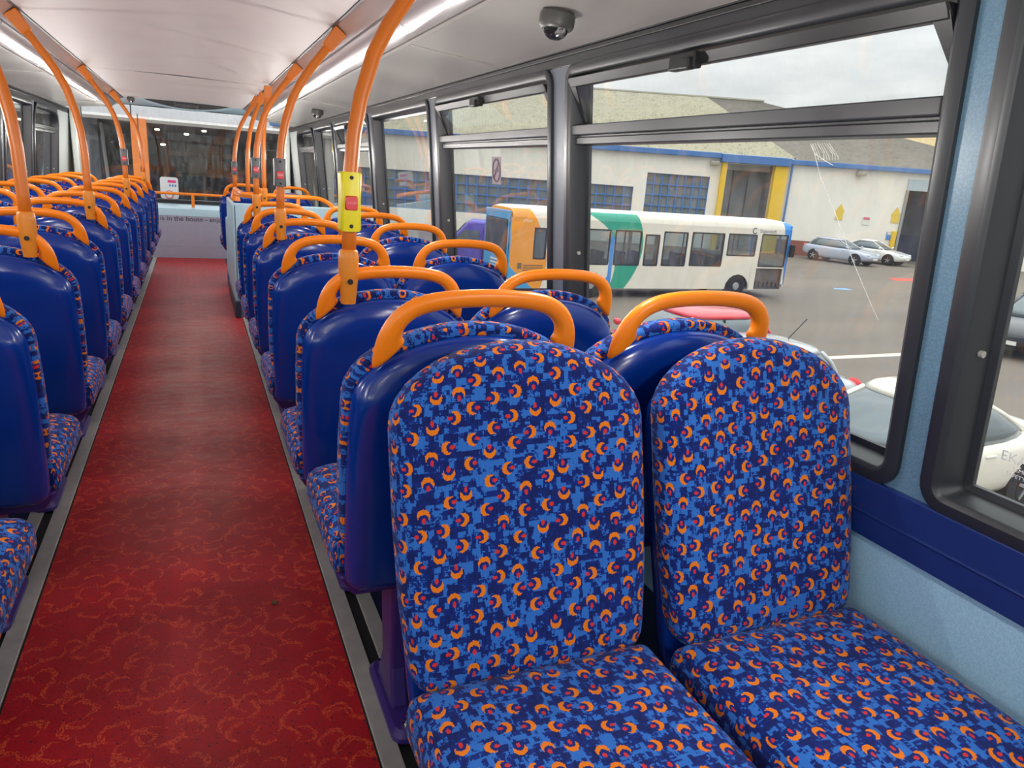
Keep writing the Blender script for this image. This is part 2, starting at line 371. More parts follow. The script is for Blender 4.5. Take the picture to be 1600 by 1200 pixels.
def make_window(s, idx, y0, y1, kind):
    w = struct('window_%d' % idx, (0, 0, 0))
    R = .05
    outer = rrect(y0, y1, ZB, ZT, R); f = MB()
    if kind == 2:   # quarter window with a big front curve
        outer = [(y1-.0, ZB+.25), (y1, ZT-.45)] and rrect(y0, y1, ZB, ZT, .16)
    lp = [(0., .03), (0., -.007), (.006, -.010), (.024, -.010), (.032, -.004), (.034, .0), (.040, .052), (.052, .056), (.052, .066), (0., .066)]
    rings = [wall_loop(s, inset(outer, i) if i else outer, o) for i, o in lp]
    f.loft(rings+[rings[0]], False, False)
    fr = f.build('frame', M_FRAME, w, smooth=35)
    ZTR0, ZTR1 = 1.288, 1.345
    gl = inset(outer, .05); hop = kind in (1, 2)
    # pane as a thin solid
    if hop: pane = [(y, min(z, ZTR0+.005)) for y, z in gl]
    else: pane = gl
    if hop and kind == 2:
        pane = [p for p in gl if p[1] <= ZTR0]; ym0, ym1 = min(p[0] for p in gl), max(p[0] for p in gl)
        pane = sorted([p for p in pane], key=lambda p: math.atan2(p[1]-1.0, p[0]-(y0+y1)/2)) + [(ym0, ZTR0)]
        pane.insert(-1, (ym1, ZTR0)); pane = sorted(set(pane), key=lambda p: math.atan2(p[1]-1.0, p[0]-(y0+y1)/2))
    elif hop:
        ya, yb = min(p[0] for p in gl), max(p[0] for p in gl)
        pane = [p for p in gl if p[1] < 1.0]; pane = sorted(pane, key=lambda p: math.atan2(p[1]-1.0, p[0]-(ya+yb)/2))
        pane = pane+[(yb, ZTR0+.006), (ya, ZTR0+.006)]
    MB().loft([wall_loop(s, pane, .057), wall_loop(s, pane, .062)]).build('glass_pane', M_GLASS, w)
    if hop:
        ya, yb = y0+.036, y1-.036
        t = MB()
        for z0, z1, o0, o1 in ((ZTR0, ZTR0+.022, .012, .064), (ZTR0+.018, ZTR0+.030, .020, .064), (ZTR0+.027, ZTR1, .0, .064)): slab(t, s, ya, yb, z0, z1, o0, o1)
        t.build('transom', M_FRAME, w, bevel=.003)
        zt = ZT-.045; b0, b1 = .050, -.012     # hopper leans in at the top
        e = .028
        def tilt(y, z, o=0): return (wx(s, z, b0+(b1-b0)*(z-ZTR1)/(zt-ZTR1)+o), y, z)
        if kind == 1:
            quad = [(ya+.012, ZTR1), (yb-.012, ZTR1), (yb-.012, zt), (ya+.012, zt)]
            h = MB().loft([[tilt(y, z) for y, z in quad], [tilt(y, z, .005) for y, z in quad]]).build('hopper_pane', M_GLASS, w)
            rail = MB(); rail.loft([[tilt(y, z, -.006) for y, z in ((ya+.004, zt-.022), (yb-.004, zt-.022), (yb-.004, zt+.002), (ya+.004, zt+.002))],
                                    [tilt(y, z, .012) for y, z in ((ya+.004, zt-.022), (yb-.004, zt-.022), (yb-.004, zt+.002), (ya+.004, zt+.002))]])
            rail.build('hopper_rail', M_BLACK, w, bevel=.002)
            for yy, dr in ((ya, 1), (yb, -1)):
                g = MB(); A = [(.056, ZTR1-.002), (.056, zt), (b1-.008, zt), (b1+.018, zt-.03)]
                y_a, y_b = (yy, yy+.006*dr)
                g.loft([[(wx(s, z, o), y_a, z) for o, z in A], [(wx(s, z, o), y_b, z) for o, z in A]])
                # visible flange of the gusset, a dark triangle in the plane of the glass
                B = [(yy+dr*.002, ZTR1), (yy+dr*.040, zt), (yy+dr*.002, zt)]
                g.loft([[tilt(y, z, -.004) for y, z in B], [tilt(y, z, .004) for y, z in B]])
                g.build('hopper_gusset', M_BLACK, w)
            yc = (ya+yb)/2+.03
            lt = MB(); lt.box((min(wx(s, zt, -.03), wx(s, zt, -.005)), yc-.05, zt-.032), (max(wx(s, zt, -.03), wx(s, zt, -.005)), yc+.05, zt+.004))
            lt.box((min(wx(s, zt, -.042), wx(s, zt, -.02)), yc-.045, zt-.036), (max(wx(s, zt, -.042), wx(s, zt, -.02)), yc-.015, zt-.01))
            lt.build('latch', M_BLACK, w, bevel=.004)
        else:
            top = [p for p in gl if p[1] > 1.2]; top = sorted(top, key=lambda p: math.atan2(p[1]-1.40, p[0]-(y0+y1)/2))
            top = [(ya+.02, ZTR1), (yb-.02, ZTR1)]+[p for p in top if p[1] > ZTR1]
            MB().loft([wall_loop(s, top, .057), wall_loop(s, top, .062)]).build('hopper_pane', M_GLASS, w)
    # screws on the reveals
    sc = MB()
    for yy in (y0+.04, y1-.04):
        d = .004 if yy < (y0+y1)/2 else -.004
        sc.cyl((wx(s, .95, .03), yy-d, .95), (wx(s, .95, .03), yy+d, .95), .006, n=8)
    sc.build('frame_screw', M_ALU, w)
    return w

wi = 1
WINS = {}
for s, side in ((1, 'right'), (-1, 'left')):
    wall = struct('wall_'+side)
    y0, y1 = YR, 9.95
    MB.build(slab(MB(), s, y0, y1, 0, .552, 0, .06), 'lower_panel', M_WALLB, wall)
    MB.build(slab(MB(), s, y0, y1, 1.518, 1.575, 0, .06), 'top_rail', M_FRAME, wall, bevel=.003)
    MB.build(slab(MB(), s, y0, y1, 1.545, 1.557, -.008, .0), 'top_bead', M_BLACK, wall, bevel=.002)
    edges = [y0]+[e for w in RW for e in w[:2]]+[y1]
    for i in range(0, len(edges), 2):
        ya, yb = edges[i], edges[i+1]
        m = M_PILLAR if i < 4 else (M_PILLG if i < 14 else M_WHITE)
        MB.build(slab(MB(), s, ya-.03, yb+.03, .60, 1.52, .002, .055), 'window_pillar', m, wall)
    d = slab(MB(), s, y0, y1, .552, ZB+.004, -.010, .06); slab(d, s, y0, y1, .600, .606, -.013, .0)
    tr = d.build('trim_%d' % (1 if s > 0 else 2), M_NAVY, None, bevel=.004); tr['kind'] = 'structure'
    for a, b, k in RW:
        WINS[(s, round(a, 2))] = make_window(s, wi, a, b, k); wi += 1

# ceiling
CX = .03
ceil = struct('ceiling')
def strip(name, s, prof, y0, y1, mat, smooth=True, thick=.012):
    lo = [[(CX+s*x, y0, z) for x, z in prof], [(CX+s*x, y1, z) for x, z in prof]]
    m = MB(); n = len(prof)
    top = [(x, z+thick) for x, z in reversed(prof)]
    ring = prof+top
    m.loft([[(CX+s*x, y0, z) for x, z in ring], [(CX+s*x, y1, z) for x, z in ring]])
    return m.build(name, mat, ceil, smooth=30)
for a, b in ((YR, 1.2), (1.206, 6.045), (6.06, 8.9)):
    prof = [(-.58, 1.705), (-.3, 1.716), (0, 1.72), (.3, 1.716), (.58, 1.705)]
    m = MB(); ring = prof+[(x, z+.012) for x, z in reversed(prof)]
    m.loft([[(CX+x, a, z) for x, z in ring], [(CX+x, b, z) for x, z in ring]]); m.build('ceiling_panel', M_CEIL, ceil, smooth=30)
MB().box((-.55, 6.04, 1.716), (.61, 6.065, 1.73)).build('panel_seam', M_JOINT, ceil)
for s in (-1, 1):
    strip('edge_bead', s, [(.580, 1.700), (.590, 1.700)], YR, 8.9, M_JOINT)
    strip('socket_rail', s, [(.592, 1.704), (.61, 1.690), (.635, 1.668), (.645, 1.655)], YR, 8.9, M_COVE)
    strip('joint_strip', s, [(.646, 1.654), (.651, 1.650)], YR, 8.9, M_JOINT)
    cuts = [YR, 1.1, 2.45, 3.85, 5.40, 6.8, 8.2, 8.9]
    for a, b in zip(cuts, cuts[1:]):
        strip('cove_panel', s, [(.653, 1.652), (.668, 1.630), (.690, 1.612), (.715, 1.602), (.742, 1.600)], a+.003, b-.003, M_COVE)
    strip('joint_strip', s, [(.744, 1.596), (.762, 1.596)], YR, 8.9, M_ALU)
    cuts = [YR, -.1, 2.66, 5.42, 8.2, 8.9]
    for a, b in zip(cuts, cuts[1:]):
        strip('side_panel', s, [(.764, 1.600), (.95, 1.583), (1.06, 1.572), (1.125, 1.563)], a+.006, b-.006, M_SIDE)
    for b in cuts[1:-1]:
        strip('panel_joint', s, [(.764, 1.596), (.95, 1.579), (1.125, 1.560)], b-.008, b+.008, M_ALU)
    strip('cable_duct', s, [(1.118, 1.560), (1.19, 1.556)], YR, 8.9, M_FRAME)
MB().box((-1.25, YR-.1, 1.735), (1.3, 10.0, 1.80)).build('roof_slab', M_WHITE, ceil)
# front headliner, sloping to the windscreen
hl = MB(); pr = [(8.895, 1.712), (9.1, 1.714), (9.4, 1.712), (9.7, 1.704), (9.83, 1.694)]
for k in range(1):
    hl.loft([[(-1.16, y, z-.09) for y, z in pr]+[(-1.16, y, z+.03) for y, z in reversed(pr)],
             [(-.62, y, z) for y, z in pr]+[(-.62, y, z+.03) for y, z in reversed(pr)],
             [(0, y, z+.006) for y, z in pr]+[(0, y, z+.03) for y, z in reversed(pr)],
             [(.68, y, z) for y, z in pr]+[(.68, y, z+.03) for y, z in reversed(pr)],
             [(1.2, y, z-.09) for y, z in pr]+[(1.2, y, z+.03) for y, z in reversed(pr)]])
hl.build('front_headliner', M_PALEBLUE, ceil, smooth=40)

# rear wall with its emergency window
rw = struct('wall_back')
m = MB(); m.box((-1.3, YR-.08, 0), (1.34, YR, .72)); m.box((-1.3, YR-.08, 1.5), (1.34, YR, 1.75)); m.box((-1.3, YR-.08, .72), (-1.0, YR, 1.5)); m.box((1.03, YR-.08, .72), (1.34, YR, 1.5))
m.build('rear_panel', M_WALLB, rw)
rwin = struct('window_%d' % wi); wi += 1
MB().box((-1.0, YR-.05, .72), (1.03, YR-.045, 1.5)).build('glass_pane', M_GLASS, rwin)
f = MB()
for a, b in (((-1.02, .70), (1.05, .74)), ((-1.02, 1.48), (1.05, 1.52)), ((-1.02, .70), (-.97, 1.52)), ((1.0, .70), (1.05, 1.52))): f.box((a[0], YR-.06, a[1]), (b[0], YR+.01, b[1]))
f.build('frame', M_FRAME, rwin)

# front panel, dash and windscreen
fw = struct('wall_front')
pf = [(9.35, 0), (9.352, .13), (9.352, .48), (9.36, .535), (9.385, .57), (9.43, .588), (9.62, .60), (9.80, .61), (9.80, 0)]
MB().prism([(y, z) for y, z in pf[:1]+[(9.348, .002), (9.348, .125), (9.36, .13), (9.36, 0)]], 'x', -1.26, 1.30).build('kick_strip', M_GREYPANEL, fw)
MB().prism([(9.352, .13), (9.352, .485), (9.40, .485), (9.40, .13)], 'x', -1.26, 1.30).build('front_panel', M_GREYPANEL, fw)
MB().prism([(9.350, .487), (9.356, .53), (9.378, .567), (9.42, .587), (9.62, .598), (9.80, .60), (9.80, .487)], 'x', -1.24, 1.28).build('dash_top', M_PALEBLUE, fw, smooth=30)
text_obj('panel_text', 'is in the house - enjoy', .078, M_INK, fw, axes((1, 0, 0), (0, 0, 1), (0, -1, 0), (.045, 9.351, .455)))
ws = struct('window_%d' % wi); wi += 1
MB().box((-1.12, 9.86, .60), (1.17, 9.866, 1.70)).build('glass_pane', M_GLASSF, ws)
f = MB()
f.box((-1.2, 9.80, .57), (1.24, 9.90, .645)); f.box((-1.2, 9.84, 1.69), (1.24, 9.90, 1.74)); f.box((-1.14, 9.82, .6), (-1.06, 9.90, 1.68)); f.box((1.11, 9.82, .6), (1.2, 9.90, 1.68))
f.box((-.565, 9.856, 1.53), (-.553, 9.872, 1.70)); f.build('frame', M_BLACK, ws, bevel=.004)
for sx, x in ((-1, -1.06), (1, 1.10)):
    p = MB(); p.hexa([(x-.055, 9.25, .55), (x+.055, 9.25, .55), (x+.04, 9.82, .55), (x-.04, 9.82, .55), (x-.05, 9.25, 1.64), (x+.05, 9.25, 1.64), (x+.04, 9.82, 1.64), (x-.04, 9.82, 1.64)]) if False else p.prism([(9.36, .59), (9.36, 1.63), (9.82, 1.66), (9.82, .59)], 'x', x-(.06 if sx < 0 else .0), x+(.0 if sx < 0 else .06))
    p.build('corner_pillar', M_WHITE, fw, bevel=.015)
# windscreen stickers
st = MB(); st.loft([[(x, 9.854, z) for x, z in rrect(-.30, -.10, .51+.14, .905, .03)], [(x, 9.857, z) for x, z in rrect(-.30, -.10, .65, .905, .03)]]); so = st.build('notice_sticker', M_TEXTW, ws)
MB().box((-.215, 9.851, .84), (-.125, 9.854, .87)).build('pink_strip', plain('pink_print', (226, 60, 140), .6), so)
mm = MB()
for k in range(3): mm.box((-.20+k*.03, 9.851, .795), (-.185+k*.03, 9.854, .82))
mm.build('blue_print', plain('blue_print', (60, 110, 190), .6), so)
mm = MB(); rr = [[(-.205+r*math.cos(a*PI/12), yy, .70+r*math.sin(a*PI/12)) for a in range(24)] for r, yy in ((.048, 9.853), (.048, 9.850), (.04, 9.850), (.04, 9.853))]
mm.loft(rr, False, False); mm.build('red_ring', plain('red_print', (214, 60, 80), .6), so)

# ------------------------------------------------------------------ seats
TAN = .277; Z0 = .36
def seat_outline(top=.885, arch=.125, hw=.22, zb=.40, rb=.05, n=18):
    zs = top-arch; pts = []
    # CCW seen from the rear with x to the right: bottom left corner round to bottom right, up, over
    wb = hw-.012
    for k in range(5): a = PI+PI/2*k/4; pts.append((-wb+rb+rb*math.cos(a), zb+rb+rb*math.sin(a)))
    for k in range(5): a = -PI/2+PI/2*k/4; pts.append((wb-rb+rb*math.cos(a), zb+rb+rb*math.sin(a)))
    for z in (.54, .66): pts.append((hw-.004 if z < .6 else hw, z))
    for k in range(n+1):
        t = PI*k/n; x = hw*math.copysign(abs(math.cos(t))**(2/1.95), math.cos(t)); z = zs+arch*abs(math.sin(t))**(2/1.95); pts.append((x, z))
    for z in (.66, .54): pts.append((-(hw-.004 if z < .6 else hw), z))
    return pts
def shrink(pts, d, half):   # pull a loop towards its middle
    cx = sum(p[0] for p in pts)/len(pts); cy = (min(p[1] for p in pts)+max(p[1] for p in pts))/2; k = 1-d/half
    ky = 1-d/((max(p[1] for p in pts)-min(p[1] for p in pts))/2)
    return [(cx+(x-cx)*k, cy+(y-cy)*ky) for x, y in pts]
def rec(x, d, z): return (x, d-TAN*(z-Z0), z)

def make_seat(label, group, aisle_dx, handle=True):
    tall = 0 if handle else .034
    """seat local frame: origin on the floor below the foot of the shell, facing +y"""
    root = thing('bus_seat', (0, 0, 0), label, 'seat', group=group)
    # moulded back shell
    out = seat_outline(top=.868+tall, arch=.118, hw=.212, zb=.318, rb=.04)
    zs = .75+tall
    def topx(i, extra): return [i+(extra*min(1, (z-zs)/.06) if z > zs else 0) for x, z in out]
    s = MB(); rings = []
    for i, d, ex in ((.004, .060, 0), (0, .052, 0), (.001, .032, .004), (.004, .020, .020), (.010, .009, .036), (.024, .002, .044), (.05, .0, .05), (.10, .0, .05), (.16, .001, .03)):
        rings.append([rec(x, d, z) for x, z in (inset(out, topx(i, ex)) if i < .02 else inset(shrink(out, i, .215), topx(0, ex)))])
    s.loft(rings); sh = s.build('back_shell', M_SHELL, root, smooth=60)
    sh.modifiers.new('smooth', 'SUBSURF').levels = 1; sh.modifiers['smooth'].render_levels = 1
    # upholstered back
    o2 = seat_outline(top=.885+tall); c = MB(); rings = []; uvs = []
    for i, d in ((.010, .050), (.003, .054), (.0, .064), (0, .086), (.003, .096), (.010, .103), (.03, .109), (.07, .110), (.12, .107), (.17, .105)):
        pl = inset(o2, i) if i < .02 else shrink(o2, i, .22); un = inset(o2, i-(.11-d)) if i < .02 else pl
        rings.append([rec(x, d, z) for x, z in pl]); uvs.append([(x, z*1.04) for x, z in un])
    c.loft(rings, uvs=uvs); bk = c.build('backrest', M_MOQ, root, smooth='all')
    # seat cushion
    plan = rrect(-.217, .217, .075, .50, .02, 3)
    plan = []
    for cx, cy, r, a0 in ((.217-.06, .50-.06, .06, 0), (-.217+.06, .50-.06, .06, PI/2), (-.217+.015, .075+.015, .015, PI), (.217-.015, .075+.015, .015, -PI/2)):
        for k in range(6): a = a0+PI/2*k/5; plan.append((cx+r*math.cos(a), cy+r*math.sin(a)))
    c = MB(); rings = []; uvs = []
    for i, z in ((.020, .335), (.006, .340), (.0, .352), (0, .388), (.004, .405), (.013, .418), (.03, .427), (.06, .431), (.11, .431), (.17, .429)):
        pl = inset(plan, i) if i < .012 else shrink(plan, i, .19); un = inset(plan, i-(.428-z)) if i < .012 else pl
        def fr(y): return -.020*max(0, (y-.36)/.14)**2
        rings.append([(x, y, z+fr(y)*(z-.335)/.09) for x, y in pl]); uvs.append([(x+.5, y-.2) for x, y in un])
    c.loft(rings, uvs=uvs); c.build('seat_cushion', M_MOQ, root, smooth='all')
    # pan below the cushion, with a side skirt
    b = MB(); b.hexa([(-.175, .07, .285), (.175, .07, .285), (.175, .40, .295), (-.175, .40, .295), (-.207, .06, .338), (.207, .06, .338), (.207, .47, .338), (-.207, .47, .338)])
    b.build('seat_pan', M_PURPLE, root, bevel=.008)
    if handle:
        h = MB(); pts = []
        R_ = [((-.180, .834), (.70, .71), .036, .013), ((-.184, .842), (.72, .69), .036, .015), ((-.1855, .858), (.90, .43), .026, .0165), ((-.1835, .874), (.99, .10), .0205, .0175), ((-.176, .892), (.93, -.37), .0175, .017),
              ((-.160, .910), (.72, -.69), .0168, .0165), ((-.135, .9235), (.42, -.91), .0165, .0162), ((-.10, .9315), (.18, -.98), .0163, .016), ((-.05, .9355), (.06, -1), .016, .016), ((0, .9365), (0, -1), .016, .016)]
        full = R_ + [((-x, z), (-ax, az), ra, rb) for (x, z), (ax, az), ra, rb in reversed(R_[:-1])]
        rings = []
        n = 14
        for k, ((x, z), (ax, az), ra, rb) in enumerate(full):
            if k > 9: ax, az = (ax, az)
            ln = math.hypot(ax, az); ax /= ln; az /= ln
            ring = []
            for j in range(n):
                a = 2*PI*j/n
                px = .862*x+ax*ra*math.cos(a); pz = z+az*ra*math.cos(a)
                ring.append(rec(px, .030+rb*math.sin(a), pz))
            rings.append(ring)
        h.loft(rings); hd = h.build('grab_handle', M_ORANGE, root, smooth='all')
        sm = hd.modifiers.new('smooth', 'SUBSURF'); sm.levels = 1; sm.render_levels = 1
    return root

def add_leg(root, lx, drop=0.):
    l = MB()
    l.loft([[(lx-.022, .07, .30), (lx+.022, .07, .30), (lx+.022, .18, .30), (lx-.022, .18, .30)],
            [(lx-.018, .085, .12-drop), (lx+.018, .085, .12-drop), (lx+.018, .165, .12-drop), (lx-.018, .165, .12-drop)],
            [(lx-.020, .06, .03-drop), (lx+.020, .06, .03-drop), (lx+.020, .20, .03-drop), (lx-.020, .20, .03-drop)]])
    lg = l.build('leg', M_PURPLE, root, bevel=.007)
    f = MB(); pts = rrect(lx-.034, lx+.034, -.02, .25, .03, 4)
    z = .009-drop
    f.loft([[(x, y, z) for x, y in pts], [(x, y, z+.012) for x, y in pts], [(lx+(x-lx)*.75, .115+(y-.115)*.9, z+.024) for x, y in pts]])
    f.build('foot', M_PURPLE, lg, smooth=30)
    for yy in (.005, .225):
        b = MB(); b.cyl((lx, yy, z+.012), (lx, yy, z+.03), .011, .010, 8); b.cyl((lx, yy, z+.03), (lx, yy, z+.04), .006, .005, 8)
        b.build('bolt', M_CHROME, lg)
def add_bracket(root, dx, drop=0.):
    # window seat: a bar from the pan to the wall
    x0 = math.copysign(.15, dx); xa, xb = sorted((x0, dx))
    for ya, yb in ((.10, .17), (.30, .36)): MB().box((xa, ya, .27), (xb, yb, .30)).build('wall_bracket', M_PURPLE, root, bevel=.004)

ORD = ['first', 'second', 'third', 'fourth', 'fifth', 'sixth', 'seventh', 'eighth', 'ninth', 'tenth', 'eleventh']
XA = {1: .512, -1: -.482}; XWN = {1: .957, -1: -.927}
GRP = 'forward facing blue bus seats with orange handles'
protos = {}
def place(s, col, y_tip, raise_, label, group=GRP, handle=True, face=1):
    key = (s*face, col, handle, raise_)
    lx = (-.072 if s > 0 else .055)*face; dx = s*face
    if key not in protos:
        r = make_seat(label, group, 0, handle) if not protos.get(('m', handle)) else copy_tree(protos[('m', handle)])
        if not protos.get(('m', handle)):
            protos[('m', handle)] = r; base = copy_tree(r); protos[('m', handle)] = base
        add_leg(r, lx, raise_) if col == 'a' else add_bracket(r, dx*.325)
        protos[key] = r
    else: r = copy_tree(protos[key])
    x = (XA if col == 'a' else XWN)[s]
    r.location = (x, y_tip+.13*face, raise_); r.rotation_euler.z = 0 if face > 0 else PI
    r['label'] = label; r['group'] = group
    return r
RY = [(1.077, .043), (1.68, 0), (2.436, 0), (3.152, 0), (3.828, 0), (4.42, 0)]
for i, (y, rz) in enumerate(RY):
    for col, cn in (('a', 'aisle'), ('w', 'window')):
        lab = '%s row of the right hand bank, %s side seat with blue shell and orange handle' % (ORD[i], cn)
        if i == 0: lab = 'blue backed %s seat directly behind the patterned seats facing the camera' % cn
        place(1, col, y, rz, lab)
LY = [1.05]+[1.737+.69*k for k in range(10)]
for i, y in enumerate(LY):
    for col, cn in (('a', 'aisle'), ('w', 'window')):
        lab = '%s row of the left hand bank, %s side seat with blue shell and orange handle' % (ORD[i], cn)
        if i == 0: lab = 'hindmost left bank %s seat, only the edge of its patterned cushion in sight' % cn
        place(-1, col, y, 0, lab)
for col, cn in (('a', 'aisle'), ('w', 'window')):
    place(1, col, 7.5, 0, 'right hand front row seat beyond the stairwell panel, %s side' % cn)
FG = 'rear facing patterned seats in the foreground'
fa = place(1, 'a', .945+.13, 0, 'large foreground seat facing the camera, aisle side, crescent patterned fabric', FG, False, -1)
fb = place(1, 'w', .945+.13, 0, 'large foreground seat facing the camera, against the window wall, crescent patterned fabric', FG, False, -1)
fa.location.x, fb.location.x = .550, 1.012; fb.location.y -= .028
for k in [k for k in protos if k[0] == 'm']:
    def rm(o):
        for ch in list(o.children): rm(ch)
        bpy.data.objects.remove(o)
    rm(protos[k])

# ------------------------------------------------------------------ grab poles
def make_pole(s, x, y, zb, bell, name_label, topx=.60, clamp=True):
    p = thing('grab_pole', (x, y, zb), name_label, 'pole', group='orange grab poles along the aisle')
    # local path, leaning outwards to the socket rail
    prof = [(0, 0), (.001, .10), (.002, .22), (.009, .31), (.022, .39), (.046, .48), (.075, .545), (.11, .605), (.16, .68), (.205, .745)]
    end_dx = abs((CX+s*topx)-x); k = end_dx/.205; kz = (1.672-zb)/.745
    path = [(s*dx*k, 0, z*kz) for dx, z in prof]
    MB().tube(path, .0165, 12).build('tube', M_POLE, p, smooth='all')
    a, b = Vector(path[-2]), Vector(path[-1]); t = (b-a).normalized()
    so = MB(); q0 = b-t*.07; 
    n = Vector((t.z, 0, -t.x)); yv = Vector((0, 1, 0))
    def rect(c, w, h, e=0): return [c+n*w+yv*h, c-n*w+yv*h, c-n*w-yv*h, c+n*w-yv*h]
    so.loft([rect(q0, .019, .019), rect(q0+t*.012, .023, .023), rect(b-t*.01, .026, .036), rect(b+t*.018, .028, .044)])
    so.build('ceiling_socket', M_POLE, p, bevel=.005)
    if clamp:
        c = MB(); pr = [(-.075, .017, .014), (-.045, .020, .019), (-.01, .0235, .0225), (.03, .024, .023), (.048, .022, .022), (.052, .018, .018)]
        c.loft([[(rx*math.cos(2*PI*j/14), ry*math.sin(2*PI*j/14)-.0, z) for j in range(14)] for z, rx, ry in pr])
        cl = c.build('base_clamp', plain('clamp_orange', (222, 134, 34), .35, noise=.08), p, smooth=40)
        b = MB(); b.cyl((0, -.026, -.02), (0, -.021, -.02), .0065, n=10); b.build('clamp_screw', M_DARK, cl)
    if bell:
        mat = M_YELLOW if bell == 'yellow' else M_GREY
        z0, z1 = (.095, .225) if bell == 'yellow' else (.14, .25)
        b = MB(); w = .0235
        b.loft([[(x_, y_, z) for x_, y_ in rrect(-ww, ww, -.030, .021, .008, 3)] for z, ww in ((z0, .020), (z0+.004, w), ((z0+z1)/2, w*.94), (z1-.004, w), (z1, .020))])
        bp = b.build('bell_push', mat, p, smooth=40)
        zc = (z0+z1)/2-.002 if bell == 'yellow' else z0+.045
        MB().loft([[(x_, -.030, z_) for x_, z_ in rrect(-.0145, .0145, zc-.016, zc+.016, .005, 3)], [(x_, -.036, z_) for x_, z_ in rrect(-.0125, .0125, zc-.014, zc+.014, .005, 3)]]).build('button', M_RED, bp, smooth=30)
        text_obj('button_text', 'STOP', .0085, M_TEXTW if bell != 'yellow' else plain('pale_red', (236, 150, 150), .5), bp, axes((1, 0, 0), (0, 0, 1), (0, -1, 0), (0, -.0362, zc)), .0003)
        for zz in (z0+.012, z1-.012): MB().cyl((0, -.0315, zz), (0, -.029, zz), .0045, n=8).build('bell_screw', M_DARK, bp)
    return p
def hy(y_tip): return y_tip+.13+.03-TAN*(.936-Z0)      # y of a handle top
def hz(): return .936
make_pole(1, .400, hy(1.68), .935, 'yellow', 'nearest right hand orange pole with a yellow bell push and red button')
make_pole(1, .400, hy(3.152), .935, 'grey', 'right hand orange pole with grey bell push on the fourth row seat')
make_pole(1, .400, hy(4.42), .935, 'grey', 'right hand orange pole with grey bell push on the sixth row seat')
make_pole(-1, -.362, hy(LY[2]), .935, None, 'left bank orange pole rising from the third row seat handle, plain tube')
make_pole(-1, -.362, hy(LY[4]), .935, None, 'left bank orange pole rising from the fifth row seat handle, plain tube')
make_pole(-1, -.362, hy(LY[7]), .935, 'grey', 'third left hand orange pole with grey bell push')
make_pole(-1, -.362, hy(LY[10]), .935, None, 'farthest left hand orange pole by the front windscreen')

# stairwell bulkhead, rails and the poles standing on them
sw = thing('stairwell_panel', (0, 0, 0), 'light blue stairwell panel with dark base beyond the right hand seats', 'partition')
MB().prism([(x, z) for x, z in ((.33, .13), (1.235, .13), (1.20, .86), (.33, .86))], 'y', 5.74, 5.78).build('rear_panel', M_PALEBLUE, sw, bevel=.01)
MB().box((.328, 5.74, .13), (.355, 6.85, .85)).build('aisle_panel', M_PALEBLUE, sw, bevel=.01)
MB().box((.322, 5.73, .004), (.365, 6.86, .13)).build('kick_base', plain('dark_slate', (44, 52, 74), .45), sw, bevel=.004)
s2 = thing('stair_end_panel', (0, 0, 0), 'low light blue panel with blue base behind the front right seat', 'partition')
MB().box((.335, 7.12, .12), (.375, 7.46, .64)).build('panel', M_PALEBLUE, s2, bevel=.015)
MB().box((.333, 7.11, .004), (.378, 7.47, .12)).build('kick_base', plain('mid_blue', (34, 74, 140), .45), s2, bevel=.003)
r = thing('stair_handrail', (0, 0, 0), 'orange tubular handrail looping round the top of the stairwell', 'handrail')
def arc(path, k=6):
    P = [Vector(p) for p in path]; out = []
    for i, p in enumerate(P):
        if 0 < i < len(P)-1:
            a = p+(P[i-1]-p).normalized()*.09; b = p+(P[i+1]-p).normalized()*.09
            for j in range(k+1): t = j/k; out.append(a*(1-t)**2+p*2*t*(1-t)+b*t*t)
        else: out.append(p)
    return out
MB().tube(arc([(.40, 6.84, .925), (.40, 5.78, .925), (1.0, 5.78, .925), (1.12, 5.78, .80)]), .0165, 10).build('top_rail', M_ORANGE, r, smooth='all')
MB().tube(arc([(.40, 6.84, .885), (.42, 6.40, .885), (.50, 6.38, .885)]), .015, 10).build('lower_rail', M_ORANGE, r, smooth='all')
MB().loft([[(.40+a*math.cos(t*PI/6), 6.84+a*math.sin(t*PI/6), z) for t in range(12)] for z, a in ((.82, .045), (.86, .035), (.92, .02))]).build('corner_boot', M_ORANGE, r, smooth=40)
for x in (.5, .8): MB().cyl((x, 5.78, .80), (x, 5.78, .925), .014, n=10).build('stanchion', M_ORANGE, r, smooth=30)
pa = make_pole(1, .402, 6.84, .90, 'grey', 'orange pole with grey bell push at the stairwell corner', topx=.57, clamp=False)
pb = make_pole(1, .482, 6.40, .885, None, 'plain orange pole inside the stairwell loop', topx=.58, clamp=False)
pd = make_pole(1, .556, 5.78, .925, None, 'plain orange pole standing on the stairwell rail, straight at first', topx=.57, clamp=True)

# front window rail
fr = thing('windscreen_rail', (0, 9.44, 0), 'orange rail across the front windscreen above the lettered panel', 'handrail')
MB().tube([(-1.1, 0, .735), (1.13, 0, .735)], .016, 10).build('rail', M_ORANGE, fr, smooth='all')
for x in (-.98, .055, 1.0): MB().cyl((x, 0, .585), (x, 0, .735), .018, n=10).build('support', M_ORANGE, fr, smooth=30)

